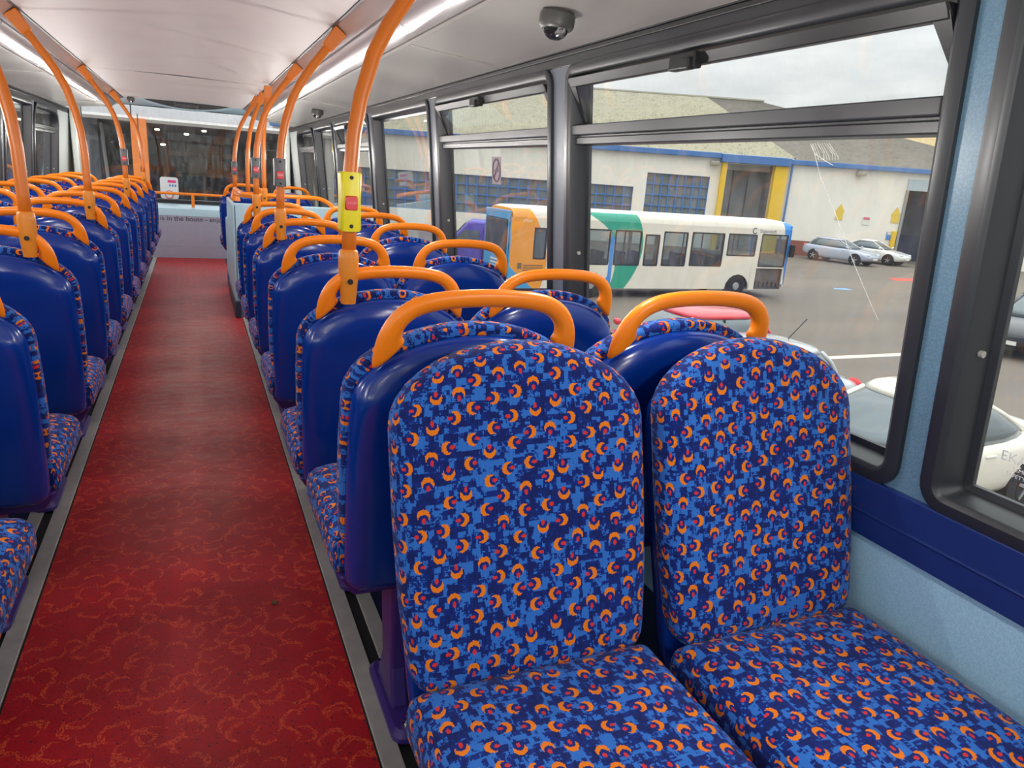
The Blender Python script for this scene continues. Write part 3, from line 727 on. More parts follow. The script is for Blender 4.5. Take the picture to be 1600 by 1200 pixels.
# destination "Stopping" sign
sg = thing('stopping_sign', (.06, 8.93, 1.712), 'black lens shaped sign reading Stopping, at the front ceiling', 'sign')
pts = []
for k in range(17): t = -1+2*k/16; pts.append((t*.43, -.060*(1-t*t)))
for k in range(15, 0, -1): t = -1+2*k/16; pts.append((t*.43, +.012*(1-t*t)))
MB().loft([[(x, -.02+.10*(-z), z) for x, z in pts], [(x, .03, z) for x, z in pts]]).build('sign_face', M_SIGN, sg)
hp = [(x*1.06, z*1.10-.003 if z < 0 else z+.004) for x, z in pts]
MB().loft([[(x, .0, z) for x, z in hp], [(x*1.05, .10, z-.004) for x, z in hp], [(x*1.05, .16, z*.6+.004) for x, z in hp]]).build('housing', M_PALEBLUE, sg, smooth=40)
text_obj('sign_text', 'Stopping', .052, M_LED, sg, axes((1.35, 0, 0), (0, -.0995, .995), (0, -.995, -.0995), (-.02, -.0185, -.026)))
# ------------------------------------------------------------------ ceiling cameras
def dome_cam(loc, k, label, tilt=.09):
    c = thing('ceiling_camera', loc, label, 'camera'); c.rotation_euler.y = tilt
    g = plain('camera_grey', (82, 82, 80), .4)
    MB().loft([[(r*math.cos(t*PI/12)*k, r*math.sin(t*PI/12)*k, z*k) for t in range(24)] for z, r in ((0.004, .040), (-.006, .046), (-.028, .046), (-.036, .042), (-.040, .036))]).build('housing', g, c, smooth=30)
    MB().loft([[(r*math.cos(t*PI/10)*k, r*math.sin(t*PI/10)*k, z*k) for t in range(20)] for z, r in ((-.034, .033), (-.046, .031), (-.056, .024), (-.062, .014), (-.064, .004))]).build('dome', plain('dome_plastic', (30, 32, 34), .06), c, smooth=50)
    MB().loft([[(r*math.cos(t*PI/8)*k, -.026*k+z*.8*k, (-.050+r*math.sin(t*PI/8)-.2*z)*k) for t in range(16)] for z, r in ((0, .013), (-.012, .012), (-.013, .007), (-.010, .005))]).build('lens', M_CHROME, c, smooth=30)
    return c
dome_cam((.948, 1.80, 1.583), 1.0, 'grey dome security camera on the ceiling above the big side window')
dome_cam((.985, 6.02, 1.581), 1.0, 'small dome camera far along the right hand ceiling panel')
dome_cam((-.475, 8.72, 1.70), .8, 'tiny dome camera beside the Stopping sign', 0)

# ------------------------------------------------------------------ stickers and marks on the glass
def on_glass(s, y, z, off=.0545): return Vector((wx(s, z, off), y, z))
def sticker(s, y0, y1, z0, z1, mat, parent, name, off=.0555, th=.001):
    q = [(y0, z0), (y1, z0), (y1, z1), (y0, z1)]
    return MB().loft([wall_loop(s, q, off), wall_loop(s, q, off+th)]).build(name, mat, parent)
w2 = WINS[(1, 2.24)] if (1, 2.24) in WINS else WINS[(1, 2.23)]
ns = sticker(1, 2.83, 2.93, 1.145, 1.255, plain('grey_purple_print', (128, 112, 124), .6), w2, 'no_smoking_sticker')
cc = MB(); yc, zc = 2.88, 1.20
cc.loft([[(wx(1, zc+r*1.1*math.sin(a*PI/12), .0545+o), yc+r*math.cos(a*PI/12), zc+r*1.1*math.sin(a*PI/12)) for a in range(24)] for r, o in ((.044, 0), (.044, -.001), (.037, -.001), (.037, 0))], False, False)
for a0, b0 in (((-.03, .032), (.03, -.032)),):
    d = Vector((b0[0]-a0[0], b0[1]-a0[1])).normalized(); nn = (-d.y*.004, d.x*.004)
    q = [(a0[0]+nn[0], a0[1]+nn[1]), (b0[0]+nn[0], b0[1]+nn[1]), (b0[0]-nn[0], b0[1]-nn[1]), (a0[0]-nn[0], a0[1]-nn[1])]
    cc.loft([[(wx(1, zc+v, .0545), yc+u, zc+v) for u, v in q], [(wx(1, zc+v, .0535), yc+u, zc+v) for u, v in q]])
cc.box((wx(1, zc, .0535), yc-.022, zc-.006), (wx(1, zc, .0545), yc+.022, zc+.004))
cc.build('no_smoking_mark', plain('dark_plum', (66, 36, 52), .6), ns)
w5 = WINS[(1, 6.38)] if (1, 6.38) in WINS else WINS[(1, 6.39)]
def tri(y, z, r): return [(y-r, z-r*.8), (y+r, z-r*.8), (y, z+r)]
MB().loft([wall_loop(1, tri(6.75, 1.36, .09), .0545), wall_loop(1, tri(6.75, 1.36, .09), .0555)]).build('warning_sticker', plain('amber_print', (214, 176, 60), .6), w5)
sticker(1, 6.72, 6.84, .93, 1.06, plain('navy_print', (40, 70, 130), .6), w5, 'blue_sticker')
w0 = WINS[(1, -.72)]
for k, (t, sz) in enumerate((('EKA PSV', .024), ('TEMPERED', .0095), ('SAFETY GLASS', .0095))):
    z = .790-(0, .017, .028)[k]
    text_obj('etched_text', t, sz, M_TEXTW, w0, axes((0, -1, 0), (-LEAN, 0, 1), (-1, 0, -LEAN), (wx(1, z, .0562), .632, z)), .0001)
# scratches and a smear on the big pane
w1 = WINS[(1, .81)]
M_SCR = mat_glass('scratch_haze', (.8, .8, .8, 1), .25)
def scratch(parent, pts, w, s=1):
    m = MB(); m.tube([on_glass(s, y, z, .0555) for y, z in pts], w, 5); return m.build('scratch', plain('pale_scratch', (220, 220, 214), .5), parent)

scratch(w1, [(1.16, 1.28), (1.13, 1.22), (1.08, 1.15), (1.02, 1.06), (.965, .985), (.945, .96)], .0006)
scratch(w1, [(1.165, 1.28), (1.15, 1.262), (1.125, 1.25), (1.10, 1.24)], .0008)
for k in range(9): scratch(w1, [(1.165-.006*k, 1.282), (1.15-.0075*k, 1.262-.003*(k % 3)), (1.145-.007*k, 1.25)], .0006)

# ------------------------------------------------------------------ small leaf on the carpet
lf = MB(); random.seed(3); pts = []
for k in range(12):
    r_ = .012*(1 if k % 2 == 0 else .55)*random.uniform(.8, 1.2); pts.append((r_*math.cos(k*PI/6), r_*math.sin(k*PI/6)))
lf.loft([[(x, y, .001) for x, y in pts], [(x, y, .0025+.15*abs(x)) for x, y in pts]])
lo = lf.build('leaf', plain('leaf_green', (84, 80, 44), .6, noise=.2), None); lo.location = (.225, 1.80, .0042)
tag(lo, 'small crumpled green leaf lying on the red aisle carpet', 'leaf')

# ------------------------------------------------------------------ outside: yard
GZ = -2.35
RH = Vector((math.cos(YAW), -math.sin(YAW), 0)); FH = Vector((math.sin(YAW), math.cos(YAW), 0))
def mat_asphalt():
    g = G('asphalt'); P = g.geo()
    n1 = g.noise(g.v_('MULTIPLY', P, (.35, 1, 1)), .35, 5); n2 = g.noise(P, 9, 4)
    c = g.mix(n1, lin(86, 79, 72), lin(136, 124, 110)); c = g.mix(g.m_('MULTIPLY', n2, .4), c, lin(98, 90, 83))
    g.set(Base_Color=c, Roughness=.75); g.bump(n2, .3, .01); return g.m
yard = struct('yard_ground', (0, 0, GZ))
MB().box((-60, -40, -.2), (140, 120, 0)).build('asphalt_surface', mat_asphalt(), yard)
MB().box((11.6, 11.75, 0), (17.2, 12.0, .006)).build('painted_line', plain('line_white', (206, 200, 184), .7, noise=.1, scale=3), yard)
MB().prism([(31.8, 24.9), (34.0, 24.6), (34.2, 25.6), (32.6, 25.9)], 'z', 0, .006).build('red_paint_patch', plain('faded_red', (196, 84, 70), .8), yard)
MB().prism([(24.7, 22.0), (25.5, 21.8), (25.7, 22.3), (25.0, 22.4)], 'z', 0, .006).build('blue_paint_patch', plain('faded_blue', (120, 160, 196), .8), yard)

# ------------------------------------------------------------------ depot building across the yard
def mat_render():
    g = G('white_render'); P = g.obj()
    n = g.noise(g.v_('MULTIPLY', P, (1, 1, .35)), 1.1, 6, .6); n2 = g.noise(g.v_('MULTIPLY', P, (3, 3, .4)), 1.5, 4)
    c = g.mix(n, lin(224, 219, 206), lin(248, 244, 234)); c = g.mix(g.n('MapRange', 0, {0: n2, 1: .66, 2: .8, 3: 0, 4: .5}), c, lin(172, 146, 112))
    g.set(Base_Color=c, Roughness=.85); return g.m
def mat_roof(name, a, b, moss):
    g = G(name); P = g.obj()
    n = g.noise(P, .9, 6, .65); n2 = g.noise(P, 3.5, 5, .7)
    c = g.mix(n, lin(*a), lin(*b)); c = g.mix(g.n('MapRange', 0, {0: n2, 1: .5, 2: .68, 3: 0, 4: .75}), c, lin(*moss))
    g.set(Base_Color=c, Roughness=.9); return g.m
M_RENDER = mat_render(); M_BLUEP = plain('blue_paint', (66, 116, 180), .5, noise=.12, scale=3); M_PANE = plain('dusty_pane', (112, 122, 120), .25, noise=.25, scale=1.5)
M_YPOST = plain('yellow_paint', (232, 190, 40), .55, noise=.08, scale=3)
bo = Vector((.0784, 0, GZ))+FH*48
bd = thing('depot_building', bo, 'long white rendered depot building with blue gutter across the yard', 'building', -YAW)
EV = 5.92
openings = [(-16, 1.5, 1.2, 3.6), (3.4, 6.95, 1.2, 3.6), (7.75, 11.8, 1.2, 4.55), (12.75, 15.75, 0, 5.5), (24.6, 31, 0, 5.25)]
m = MB(); x = -16.5
for a, b, z0, z1 in openings:
    m.box((x, 0, 0), (a, .4, EV))
    if z0 > 0: m.box((a, 0, 0), (b, .4, z0))
    m.box((a, 0, z1), (b, .4, EV)); x = b
m.box((x, 0, 0), (36, .4, EV)); m.build('wall', M_RENDER, bd)
MB().box((15.9, -.03, 0), (24.4, .02, .95)).build('brick_plinth', plain('brick_red', (140, 84, 70), .85, noise=.2, scale=6), bd)
def gutter(x0, x1, z0, z1, y=-.35): MB().box((x0, y, z0), (x1, 0.05, z1)).build('gutter', M_BLUEP, bd, bevel=.03)
gutter(-16.6, 12.3, 5.72, 6.05); gutter(12.3, 16.7, 5.5, 6.0, -.5); gutter(16.7, 36, 5.66, 5.95)
def glazing(a, b, z0, z1, nx, nz):
    g = MB()
    w = thing_part('glazed_window', bd); 
    MB().box((a, .22, z0), (b, .26, z1)).build('pane_sheet', M_PANE, w)
    for k in range(nx+1): xx = a+(b-a)*k/nx; MB().box((xx-.045, .12, z0), (xx+.045, .24, z1)).build('mullion', M_BLUEP, w)
    for k in range(nz+1): zz = z0+(z1-z0)*k/nz; MB().box((a, .10, zz-.04), (b, .22, zz+.04)).build('glazing_bar', M_BLUEP, w)
def thing_part(name, parent):
    o = bpy.data.objects.new(name, None); COL.objects.link(o); o.parent = parent; o.empty_display_size = .1; return o
glazing(-16, 1.5, 1.2, 3.6, 26, 4); glazing(3.4, 6.95, 1.2, 3.6, 6, 4); glazing(7.75, 11.8, 1.2, 4.55, 8, 5)
def corr(name, quad, mat, n, amp):
    """corrugated sheet: quad = eave left, eave right, ridge right, ridge left"""
    A, B, C_, D = [Vector(q) for q in quad]; vs = []; fs = []
    nn = (B-A).cross(D-A).normalized()
    for i in range(n+1):
        t = i/n; o = nn*amp*(1 if i % 2 else -1)
        vs += [A.lerp(B, t)+o, D.lerp(C_, t)+o]
    for i in range(n): fs.append((2*i, 2*i+2, 2*i+3, 2*i+1))
    k = MB(); k.add(vs, fs); return k.build(name, mat, bd)
RY_, RZ_ = 13.0, 10.85
corr('pale_roof', [(-16.6, -.3, 6.05), (17.0, -.3, 6.05), (13.9, RY_, RZ_), (-16.6, RY_, RZ_)], mat_roof('pale_roof_sheet', (150, 146, 126), (188, 182, 158), (112, 112, 92)), 350, .035)
corr('dark_roof', [(17.0, -.3, 5.95), (34, -.3, 5.95), (18.4, RY_, RZ_-.1), (13.9, RY_, RZ_-.05)], mat_roof('dark_roof_sheet', (112, 107, 100), (142, 135, 126), (92, 92, 85)), 190, .03)
MB().box((-16.5, .4, 0), (-16.1, 20, EV)).build('end_wall', M_RENDER, bd)
MB().tube([(-16.6, RY_, RZ_+.03), (18.4, RY_, RZ_)], .12, 6).build('ridge_cap', plain('ridge_grey', (150, 148, 130), .9), bd)
corr('back_roof', [(24, 9, 6.8), (46, 9, 6.8), (46, 18, 10.6), (30, 18, 10.6)], mat_roof('tan_roof_sheet', (176, 154, 110), (196, 172, 124), (150, 130, 96)), 80, .03)
# roller door bay with yellow posts
bay = thing_part('roller_door_bay', bd)
m = MB(); m.box((12.75, 1.6, 0), (15.75, 1.7, 5.5)); m.build('roller_door', plain('door_grey', (132, 134, 134), .6, noise=.06, scale=2), bay)
for xx in (12.7, 15.75): MB().box((xx-.02, .1, 0), (xx+.07, 1.7, 5.5)).build('bay_side', plain('bay_grey', (120, 120, 118), .8), bay)
MB().box((12.75, .5, 5.1), (15.75, 1.6, 5.5)).build('shutter_box', plain('shutter_grey', (150, 150, 148), .6), bay)
for xx in (13.7, 14.7): MB().box((xx-.03, 1.54, 0), (xx+.03, 1.6, 5.1)).build('door_seam', plain('seam_grey', (92, 94, 96), .6), bay)
MB().box((12.42, -.30, 0), (12.74, .12, 5.5)).build('yellow_post', M_YPOST, bd)
MB().prism([(15.74, .1), (15.80, -.30), (16.62, -.30), (16.66, .0)], 'z', 0, 5.5).build('yellow_post', M_YPOST, bd)
MB().cyl((16.9, -.16, 0), (16.9, -.16, 5.7), .07, n=8).build('downpipe', M_BLUEP, bd, smooth=40)
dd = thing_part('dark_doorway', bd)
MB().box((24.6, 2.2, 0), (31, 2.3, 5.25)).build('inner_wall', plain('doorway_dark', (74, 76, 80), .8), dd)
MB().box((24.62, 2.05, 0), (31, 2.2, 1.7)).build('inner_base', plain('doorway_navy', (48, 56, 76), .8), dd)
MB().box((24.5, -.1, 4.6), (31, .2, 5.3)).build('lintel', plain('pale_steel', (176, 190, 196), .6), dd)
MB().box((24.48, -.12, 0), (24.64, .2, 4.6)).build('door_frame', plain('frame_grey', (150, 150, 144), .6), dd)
MB().box((24.1, -.2, 0), (24.4, -.02, 2.0)).build('yellow_bollard', M_YPOST, bd, bevel=.04)
for xx, zz, mat, tri_ in ((20.5, 2.8, 'y', 1), (22.3, 2.6, 'r', 0), (24.15, 2.85, 'y', 1), (24.05, 1.75, 'b', 0)):
    col = {'y': plain('sign_yellow', (230, 196, 70), .6), 'r': plain('sign_pink', (214, 96, 130), .6), 'b': plain('sign_blue', (70, 140, 210), .6)}[mat]
    b = MB().box((xx-.24, -.05, zz-.34), (xx+.24, -.01, zz+.16)).build('wall_sign', plain('sign_white', (224, 222, 210), .6) if mat == 'r' else col, bd)
    if tri_: MB().prism([(xx-.3, zz+.16), (xx+.3, zz+.16), (xx, zz+.66)], 'y', -.06, -.02).build('sign_triangle', col, b)
    else: MB().box((xx-.2, -.06, zz-.02), (xx+.2, -.045, zz+.14)).build('sign_band', col if mat == 'r' else plain('sign_white', (224, 222, 210), .6), b)
for xx in (11.9, 21.3):
    l = MB(); l.prism([(-.05, 5.25), (-.5, 5.28), (-.55, 5.5), (-.05, 5.55)], 'x', xx-.25, xx+.25); l.build('wall_lamp', plain('lamp_grey', (170, 166, 152), .6), bd, bevel=.03)

# ------------------------------------------------------------------ shed in front of the bus
sh = thing('front_shed', (0, 17, GZ), 'dark open workshop with white fascia and lamps, seen through the windscreen', 'building')
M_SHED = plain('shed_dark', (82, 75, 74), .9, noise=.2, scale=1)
FZ = 1.81-GZ
MB().box((-14, -.1, FZ), (3.0, .2, FZ+.05)).build('fascia', plain('fascia_white', (246, 246, 242), .6, noise=.02), sh)
MB().box((-14, -.14, FZ-.06), (3.0, -.06, FZ+.0)).build('fascia_edge', plain('fascia_grey', (150, 146, 138), .6), sh)
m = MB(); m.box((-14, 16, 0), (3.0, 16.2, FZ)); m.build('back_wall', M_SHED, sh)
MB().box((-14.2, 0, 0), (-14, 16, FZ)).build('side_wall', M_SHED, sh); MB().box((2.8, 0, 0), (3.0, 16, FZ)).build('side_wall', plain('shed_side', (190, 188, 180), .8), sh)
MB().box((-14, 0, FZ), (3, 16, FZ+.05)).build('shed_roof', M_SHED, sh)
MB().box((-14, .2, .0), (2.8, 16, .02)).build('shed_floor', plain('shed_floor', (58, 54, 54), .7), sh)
MB().box((-1.03, -.25, 0), (-.75, .02, FZ)).build('orange_column', plain('column_orange', (236, 130, 40), .55, noise=.05), sh)
for k in range(8): MB().box((-.90, -.26, .4+k*.5), (-.885, -.25, .75+k*.5)).build('column_mark', M_INK, sh)
fr_ = MB(); brown = plain('steel_brown', (112, 90, 70), .7, noise=.2)
gt = thing_part('gantry', sh)
for a, b in (((-.6, 4, 0), (-.5, 4.2, 4.0)), ((1.05, 4, 0), (1.15, 4.2, 4.0)), ((-.6, 4, 3.85), (1.15, 4.2, 4.05)), ((-.6, 4, 3.5), (1.15, 4.2, 3.62)), ((-.2, 4.1, 3.5), (-.1, 4.2, 3.9)), ((.3, 4.1, 0), (.38, 4.2, 3.5))):
    MB().box(a, b).build('beam', brown, gt)
MB().box((-.05, 4.6, 3.0), (.8, 4.8, 3.8)).build('back_board', plain('board_tan', (150, 128, 100), .8), gt)
MB().box((1.4, 5, 0), (2.6, 6, 3.8)).build('tall_cabinet', plain('cabinet_taupe', (104, 92, 84), .7, noise=.15), gt)
random.seed(5)
for k in range(14):
    x = -.4+1.3*random.random(); z = 2.6+.8*random.random(); w = .06+.1*random.random()
    MB().box((x, 4.3, z), (x+w, 4.5, z+w*.8)).build('stored_part', plain('part_%d' % (k % 3), ((120, 96, 72), (90, 84, 82), (150, 110, 70))[k % 3], .7), gt)
MB().ball((1.05, 3.2, 3.05), .22, sq=(1, .5, .8)).build('red_reel', plain('reel_red', (150, 70, 50), .6), sh, smooth='all')
g_ = G('lamp_glow'); g_.set(Base_Color=(1, 1, 1, 1)); g_.b.inputs['Emission Color'].default_value = (1, .86, .6, 1); g_.b.inputs['Emission Strength'].default_value = 14
for x, z in ((-.62, 4.03), (-.03, 3.98), (.34, 4.08), (-.52, 3.72), (-3.2, 4.0)):
    MB().ball((x, 1.5, z), .035, 10, 6, (1.5, 1, .6)).build('bay_lamp', g_.m, sh, smooth='all')
MB().tube([(-1.62, .6, 4.05), (-1.56, .6, 2.6), (-1.50, .6, 0)], .035, 6).build('hanging_pipe', plain('pipe_grey', (140, 142, 144), .6), sh)
for x in (-2.1, -2.9, -3.6, -4.4, -5.2):
    MB().box((x, 1.2, .0), (x+.35, 1.25, FZ)).build('plastic_curtain', plain('curtain_grey', (96, 104, 116), .5, noise=.2, scale=2), sh)

# ------------------------------------------------------------------ single decker bus parked across the yard
def mat_livery():
    g = G('bus_livery'); x, y, z = g.sep(g.obj())
    M = g.m_; sq = lambda v: M('MULTIPLY', v, v)
    lt = lambda a, b: M('LESS_THAN', a, b); gt_ = lambda a, b: M('GREATER_THAN', a, b); AND = lambda a, b: M('MULTIPLY', a, b)
    xr = M('SUBTRACT', 4.82, M('MULTIPLY', .30, sq(M('SUBTRACT', z, 1.7))))
    lo = M('SUBTRACT', 3.82, M('MULTIPLY', .38, sq(M('MAXIMUM', M('SUBTRACT', 1.0, z), 0.))))
    up = M('MULTIPLY', 1.0, sq(M('MAXIMUM', M('SUBTRACT', z, 1.6), 0.)))
    xl = M('SUBTRACT', lo, up)
    xb = M('SUBTRACT', 3.62, M('MULTIPLY', 1.0, sq(M('MAXIMUM', M('SUBTRACT', .95, z), 0.))))
    dirt = g.noise(g.v_('MULTIPLY', g.obj(), (1, 1, .5)), 2.5, 5)
    c = g.mix(dirt, lin(216, 208, 190), lin(236, 232, 222))
    c = g.mix(AND(AND(gt_(x, xb), lt(x, M('SUBTRACT', xl, .12))), lt(z, 1.12)), c, lin(58, 138, 214))
    c = g.mix(AND(AND(gt_(x, 3.58), lt(x, 3.72)), lt(z, 2.15)), c, lin(58, 138, 214))
    c = g.mix(AND(gt_(x, xl), lt(x, xr)), c, lin(34, 158, 130))
    org = M('SUBTRACT', 1.34, M('MULTIPLY', .25, sq(M('SUBTRACT', 1.1, z))))
    c = g.mix(lt(x, org), c, lin(240, 156, 28))
    c = g.mix(AND(lt(x, M('SUBTRACT', 1.3, M('MULTIPLY', z, 1.25))), lt(z, 1.0)), c, lin(70, 160, 214))
    c = g.mix(lt(x, .09), c, lin(70, 160, 214))
    c = g.mix(gt_(x, M('ADD', 11.15, M('MULTIPLY', -.16, z))), c, lin(50, 138, 222))
    c = g.mix(gt_(z, 2.70), c, lin(240, 240, 236))
    g.set(Base_Color=c, Roughness=.35); return g.m
ML = mat_livery(); BW, BH, BL = 1.95, 2.62, 11.1
ob = thing('single_decker_bus', (8.65, 19.95, GZ), 'white single decker bus with blue and green swoosh parked across the yard', 'bus')
wins = [(.86, 1.30, 1.2, 2.16), (1.75, 3.57, 1.07, 2.2), (3.73, 4.74, 1.07, 2.2), (4.88, 5.46, 1.07, 2.10), (5.60, 6.58, 1.08, 2.22), (6.74, 8.12, 1.1, 2.24), (8.28, 9.55, 1.48, 2.25), (9.75, 10.98, 1.12, 2.28)]
Z0_, Z1_ = .30, 2.45
def side(y0, y1, near):
    m = MB(); ws_ = wins if near else [w for w in wins if w[0] > 1.4]
    arches = [(2.45, 3.55, .82), (8.4, 9.48, .82)]
    # lower panel cut round the wheels, with real arches
    poly = [(0.02, Z0_)]
    for a, b, h in arches:
        c = (a+b)/2; r = (b-a)/2
        for k in range(9): t = PI-PI*k/8; poly.append((c+r*math.cos(t), Z0_+.02+(h-Z0_)*max(0, math.sin(t))))
    poly += [(BL-.15, Z0_), (BL, .6)]
    lowtop = 1.07
    cuts = sorted(set([p[0] for p in poly]+[9.7]))
    # quads between the poly and the sill line
    for (xa, za), (xb, zb) in zip(poly, poly[1:]):
        if xb-xa < 1e-4: continue
        if near and xa >= 9.45: continue
        m.hexa([(xa, y0, za), (xb, y0, zb), (xb, y1, zb), (xa, y1, za), (xa, y0, lowtop), (xb, y0, lowtop), (xb, y1, lowtop), (xa, y1, lowtop)])
    if near: m.box((9.47, y0, Z0_), (9.72, y1, lowtop)); m.box((BL-.14, y0, .5), (BL, y1, lowtop))
    x = .02
    for a, b, z0, z1 in ws_:
        m.box((x, y0, lowtop), (a, y1, Z1_))
        if z0 > lowtop: m.box((a, y0, lowtop), (b, y1, z0))
        m.box((a, y0, z1), (b, y1, Z1_)); x = b
    m.box((x, y0, lowtop), (BL, y1, Z1_))
    return m.build('side_body', ML, ob)
side(0, .05, True); side(BW-.05, BW, False)
m = MB(); prof = [(0, Z1_), (.03, 2.58), (.10, 2.68), (.3, 2.75), (BW/2, 2.78), (BW-.3, 2.75), (BW-.10, 2.68), (BW-.03, 2.58), (BW, Z1_)]
m.loft([[(.12, y, Z1_+(z-Z1_)*.75) for y, z in prof], [(.35, y, z) for y, z in prof], [(BL-.5, y, z) for y, z in prof], [(BL-.02, y, Z1_+(z-Z1_)*.8) for y, z in prof]]); m.build('roof', ML, ob, smooth=50)
m = MB(); m.box((0, 0, .3), (.06, BW, 1.25)); m.box((0, 0, 2.35), (.06, BW, 2.62)); m.box((0, 0, 1.25), (.06, .10, 2.35)); m.box((0, BW-.10, 1.25), (.06, BW, 2.35)); m.build('rear_body', ML, ob, bevel=.02)
MB().box((-.02, .1, 1.3), (.02, BW-.1, 2.34)).build('rear_window', plain('bus_dark_glass', (44, 48, 54), .12), ob, bevel=.02)
M_CARGLASS = plain('dark_car_glass', (104, 114, 118), .07, .3, noise=.1)
for k in range(5): MB().box((-.02, .55, .62+k*.11), (0, 1.3, .67+k*.11)).build('rear_vent_slat', M_TEXTW, ob)
m = MB(); m.box((BL-.06, 0, .4), (BL, BW, 1.1)); m.box((BL-.06, 0, 2.3), (BL, BW, 2.6)); m.box((BL-.06, 0, 1.1), (BL, .08, 2.3)); m.box((BL-.06, BW-.08, 1.1), (BL, BW, 2.3)); m.build('front_body', ML, ob, bevel=.02)
M_BUSG = mat_glass('bus_window_glass', (.76, .80, .82, 1), .06)
MB().box((BL-.03, .08, 1.1), (BL-.02, BW-.08, 2.3)).build('windscreen', M_BUSG, ob)
for a, b, z0, z1 in wins:
    w = thing_part('side_window', ob)
    MB().box((a, .02, z0), (b, .03, z1)).build('glass_pane', M_BUSG if a > 1.6 else M_CARGLASS, w)
    f = MB(); rr_ = [rrect(a-.0, b+.0, z0, z1, .08, 3), rrect(a+.045, b-.045, z0+.045, z1-.045, .06, 3)]
    f.loft([[(x, -.008, z) for x, z in rr_[0]], [(x, -.008, z) for x, z in rr_[1]], [(x, .03, z) for x, z in rr_[1]], [(x, .03, z) for x, z in rr_[0]], [(x, -.008, z) for x, z in rr_[0]]], False, False)
    f.build('window_frame', M_BLACK, w)
MB().box((.1, .06, .32), (BL-.1, BW-.06, .40)).build('bus_floor', plain('bus_floor_grey', (70, 70, 76), .7), ob)
MB().box((1.9, BW-.035, 1.07), (9.6, BW-.025, 2.25)).build('offside_glass', M_BUSG, ob)
for k in range(7):
    x = 3.9+k*.82
    if k in (3,): continue
    MB().loft([[(x+.02*z, y, .4+z) for y in (1.0, BW-.12)]+[(x+.09+.02*z, y, .4+z) for y in (BW-.12, 1.0)] for z in (.4, 1.0)]).build('bus_seat_back', plain('bus_seat_blue', (44, 54, 120), .8), ob, bevel=.02)
for k, x in enumerate((4.6, 5.9, 7.0, 7.8, 9.2)): MB().tube([(x, .8, .4), (x, .8, 2.4)], .025, 6).build('bus_pole', M_POLE, ob, smooth='all')
MB().tube([(6.6, .5, 1.35), (7.4, .6, 1.55), (8.2, .5, 1.35)], .03, 6).build('bus_rail', plain('rail_orange', (222, 110, 50), .4), ob, smooth='all')
MB().box((9.9, .25, .4), (10.8, 1.2, 1.15)).build('driver_cab', plain('cab_dark', (40, 42, 46), .7), ob, bevel=.05)
# engine bay left open near the front
MB().box((9.72, .10, .34), (BL-.1, .14, 1.1)).build('open_panel', plain('bare_grey', (96, 88, 84), .8, noise=.35, scale=6), ob)
for k in range(6): MB().box((9.8+k*.2, .02, .4), (9.9+k*.2, .12, .62-.03*(k % 3))).build('exposed_part', plain('rusty_grey', (84, 76, 72), .8), ob, bevel=.01)
for k in range(6): MB().box((.55, -.012, .62+k*.075), (1.22, .02, .655+k*.075)).build('vent_slat', plain('vent_brown', (150, 104, 40), .6), ob)
MB().box((.36, -.01, .9), (.5, .02, 1.08)).build('fuel_flap', plain('flap_grey', (120, 100, 60), .6), ob)
text_obj('fleet_number', '47041', .13, M_TEXTW, ob, axes((1, 0, 0), (0, 0, 1), (0, -1, 0), (.62, -.004, 2.34)))
text_obj('side_lettering', 'Stagecoach', .17, plain('slate_ink', (70, 76, 90), .6), ob, axes((1, 0, 0), (0, 0, 1), (0, -1, 0), (10.0, -.002, 2.37)))
m = MB(); m.loft([[(9.40+r_*math.cos(a), yy, 2.37+r_*math.sin(a)) for a in [PI*.25+PI*1.6*k/14 for k in range(15)]] for r_, yy in ((.11, 0), (.11, -.004), (.075, -.004), (.075, 0))], False, False, closed=False); m.build('side_emblem', plain('slate_ink', (70, 76, 90), .6), ob)
MB().box((BL-.05, -.18, 1.5), (BL+.12, -.04, 1.95)).build('door_mirror', M_DARK, ob, bevel=.03)

M_TYRE = plain('tyre', (30, 30, 32), .8); M_RIM = plain('alloy', (176, 178, 182), .35, .6)
def wheel(parent, x, y0, y1, zc, r, face, steel=False):
    t = MB(); prof = [(.62, .0), (.9, .0), (1.0, .12), (1.0, .88), (.9, 1.), (.62, 1.)]
    t.loft([[(x+r*k*math.cos(2*PI*j/22), y0+(y1-y0)*u, zc+r*k*math.sin(2*PI*j/22)) for j in range(22)] for k, u in prof])
    w = t.build('wheel', M_TYRE, parent, smooth=40)
    yo = y0 if face < 0 else y1; d = face
    c = MB(); c.loft([[(x+r*k*math.cos(2*PI*j/20), yo+d*e, zc+r*k*math.sin(2*PI*j/20)) for j in range(20)] for k, e in ((.64, -.01), (.66, .008), (.58, .012), (.54, -.03), (.05, -.03))])
    c.build('rim', M_DARK, w, smooth=40)
    sp = MB()
    if steel: sp.loft([[(x+r*k*math.cos(2*PI*j/18), yo+d*e, zc+r*k*math.sin(2*PI*j/18)) for j in range(18)] for k, e in ((.60, -.02), (.52, .0), (.36, -.02), (.30, .015), (.12, .02))])
    for j in range(0 if steel else 5):
        a = 2*PI*j/5+.3; ca, sa = math.cos(a), math.sin(a)
        p = [(.08, -.09), (.60, -.05), (.60, .05), (.08, .09)]
        sp.loft([[(x+r*(u*ca-v*sa), yo+d*.012, zc+r*(u*sa+v*ca)) for u, v in p], [(x+r*(u*ca-v*sa), yo-d*.02, zc+r*(u*sa+v*ca)) for u, v in p]])
    sp.cyl((x, yo-d*.02, zc), (x, yo+d*.016, zc), r*.16, n=10)
    sp.build('spokes', M_RIM, w); return w
for x in (3.0, 8.93): wheel(ob, x, .02, .28, .42, .42, -1, True); wheel(ob, x, BW-.28, BW-.02, .42, .42, 1, True)
for x in (3.0, 8.93): MB().box((x-.56, .28, .3), (x+.56, .32, .86)).build('wheel_arch', M_DARK, ob)

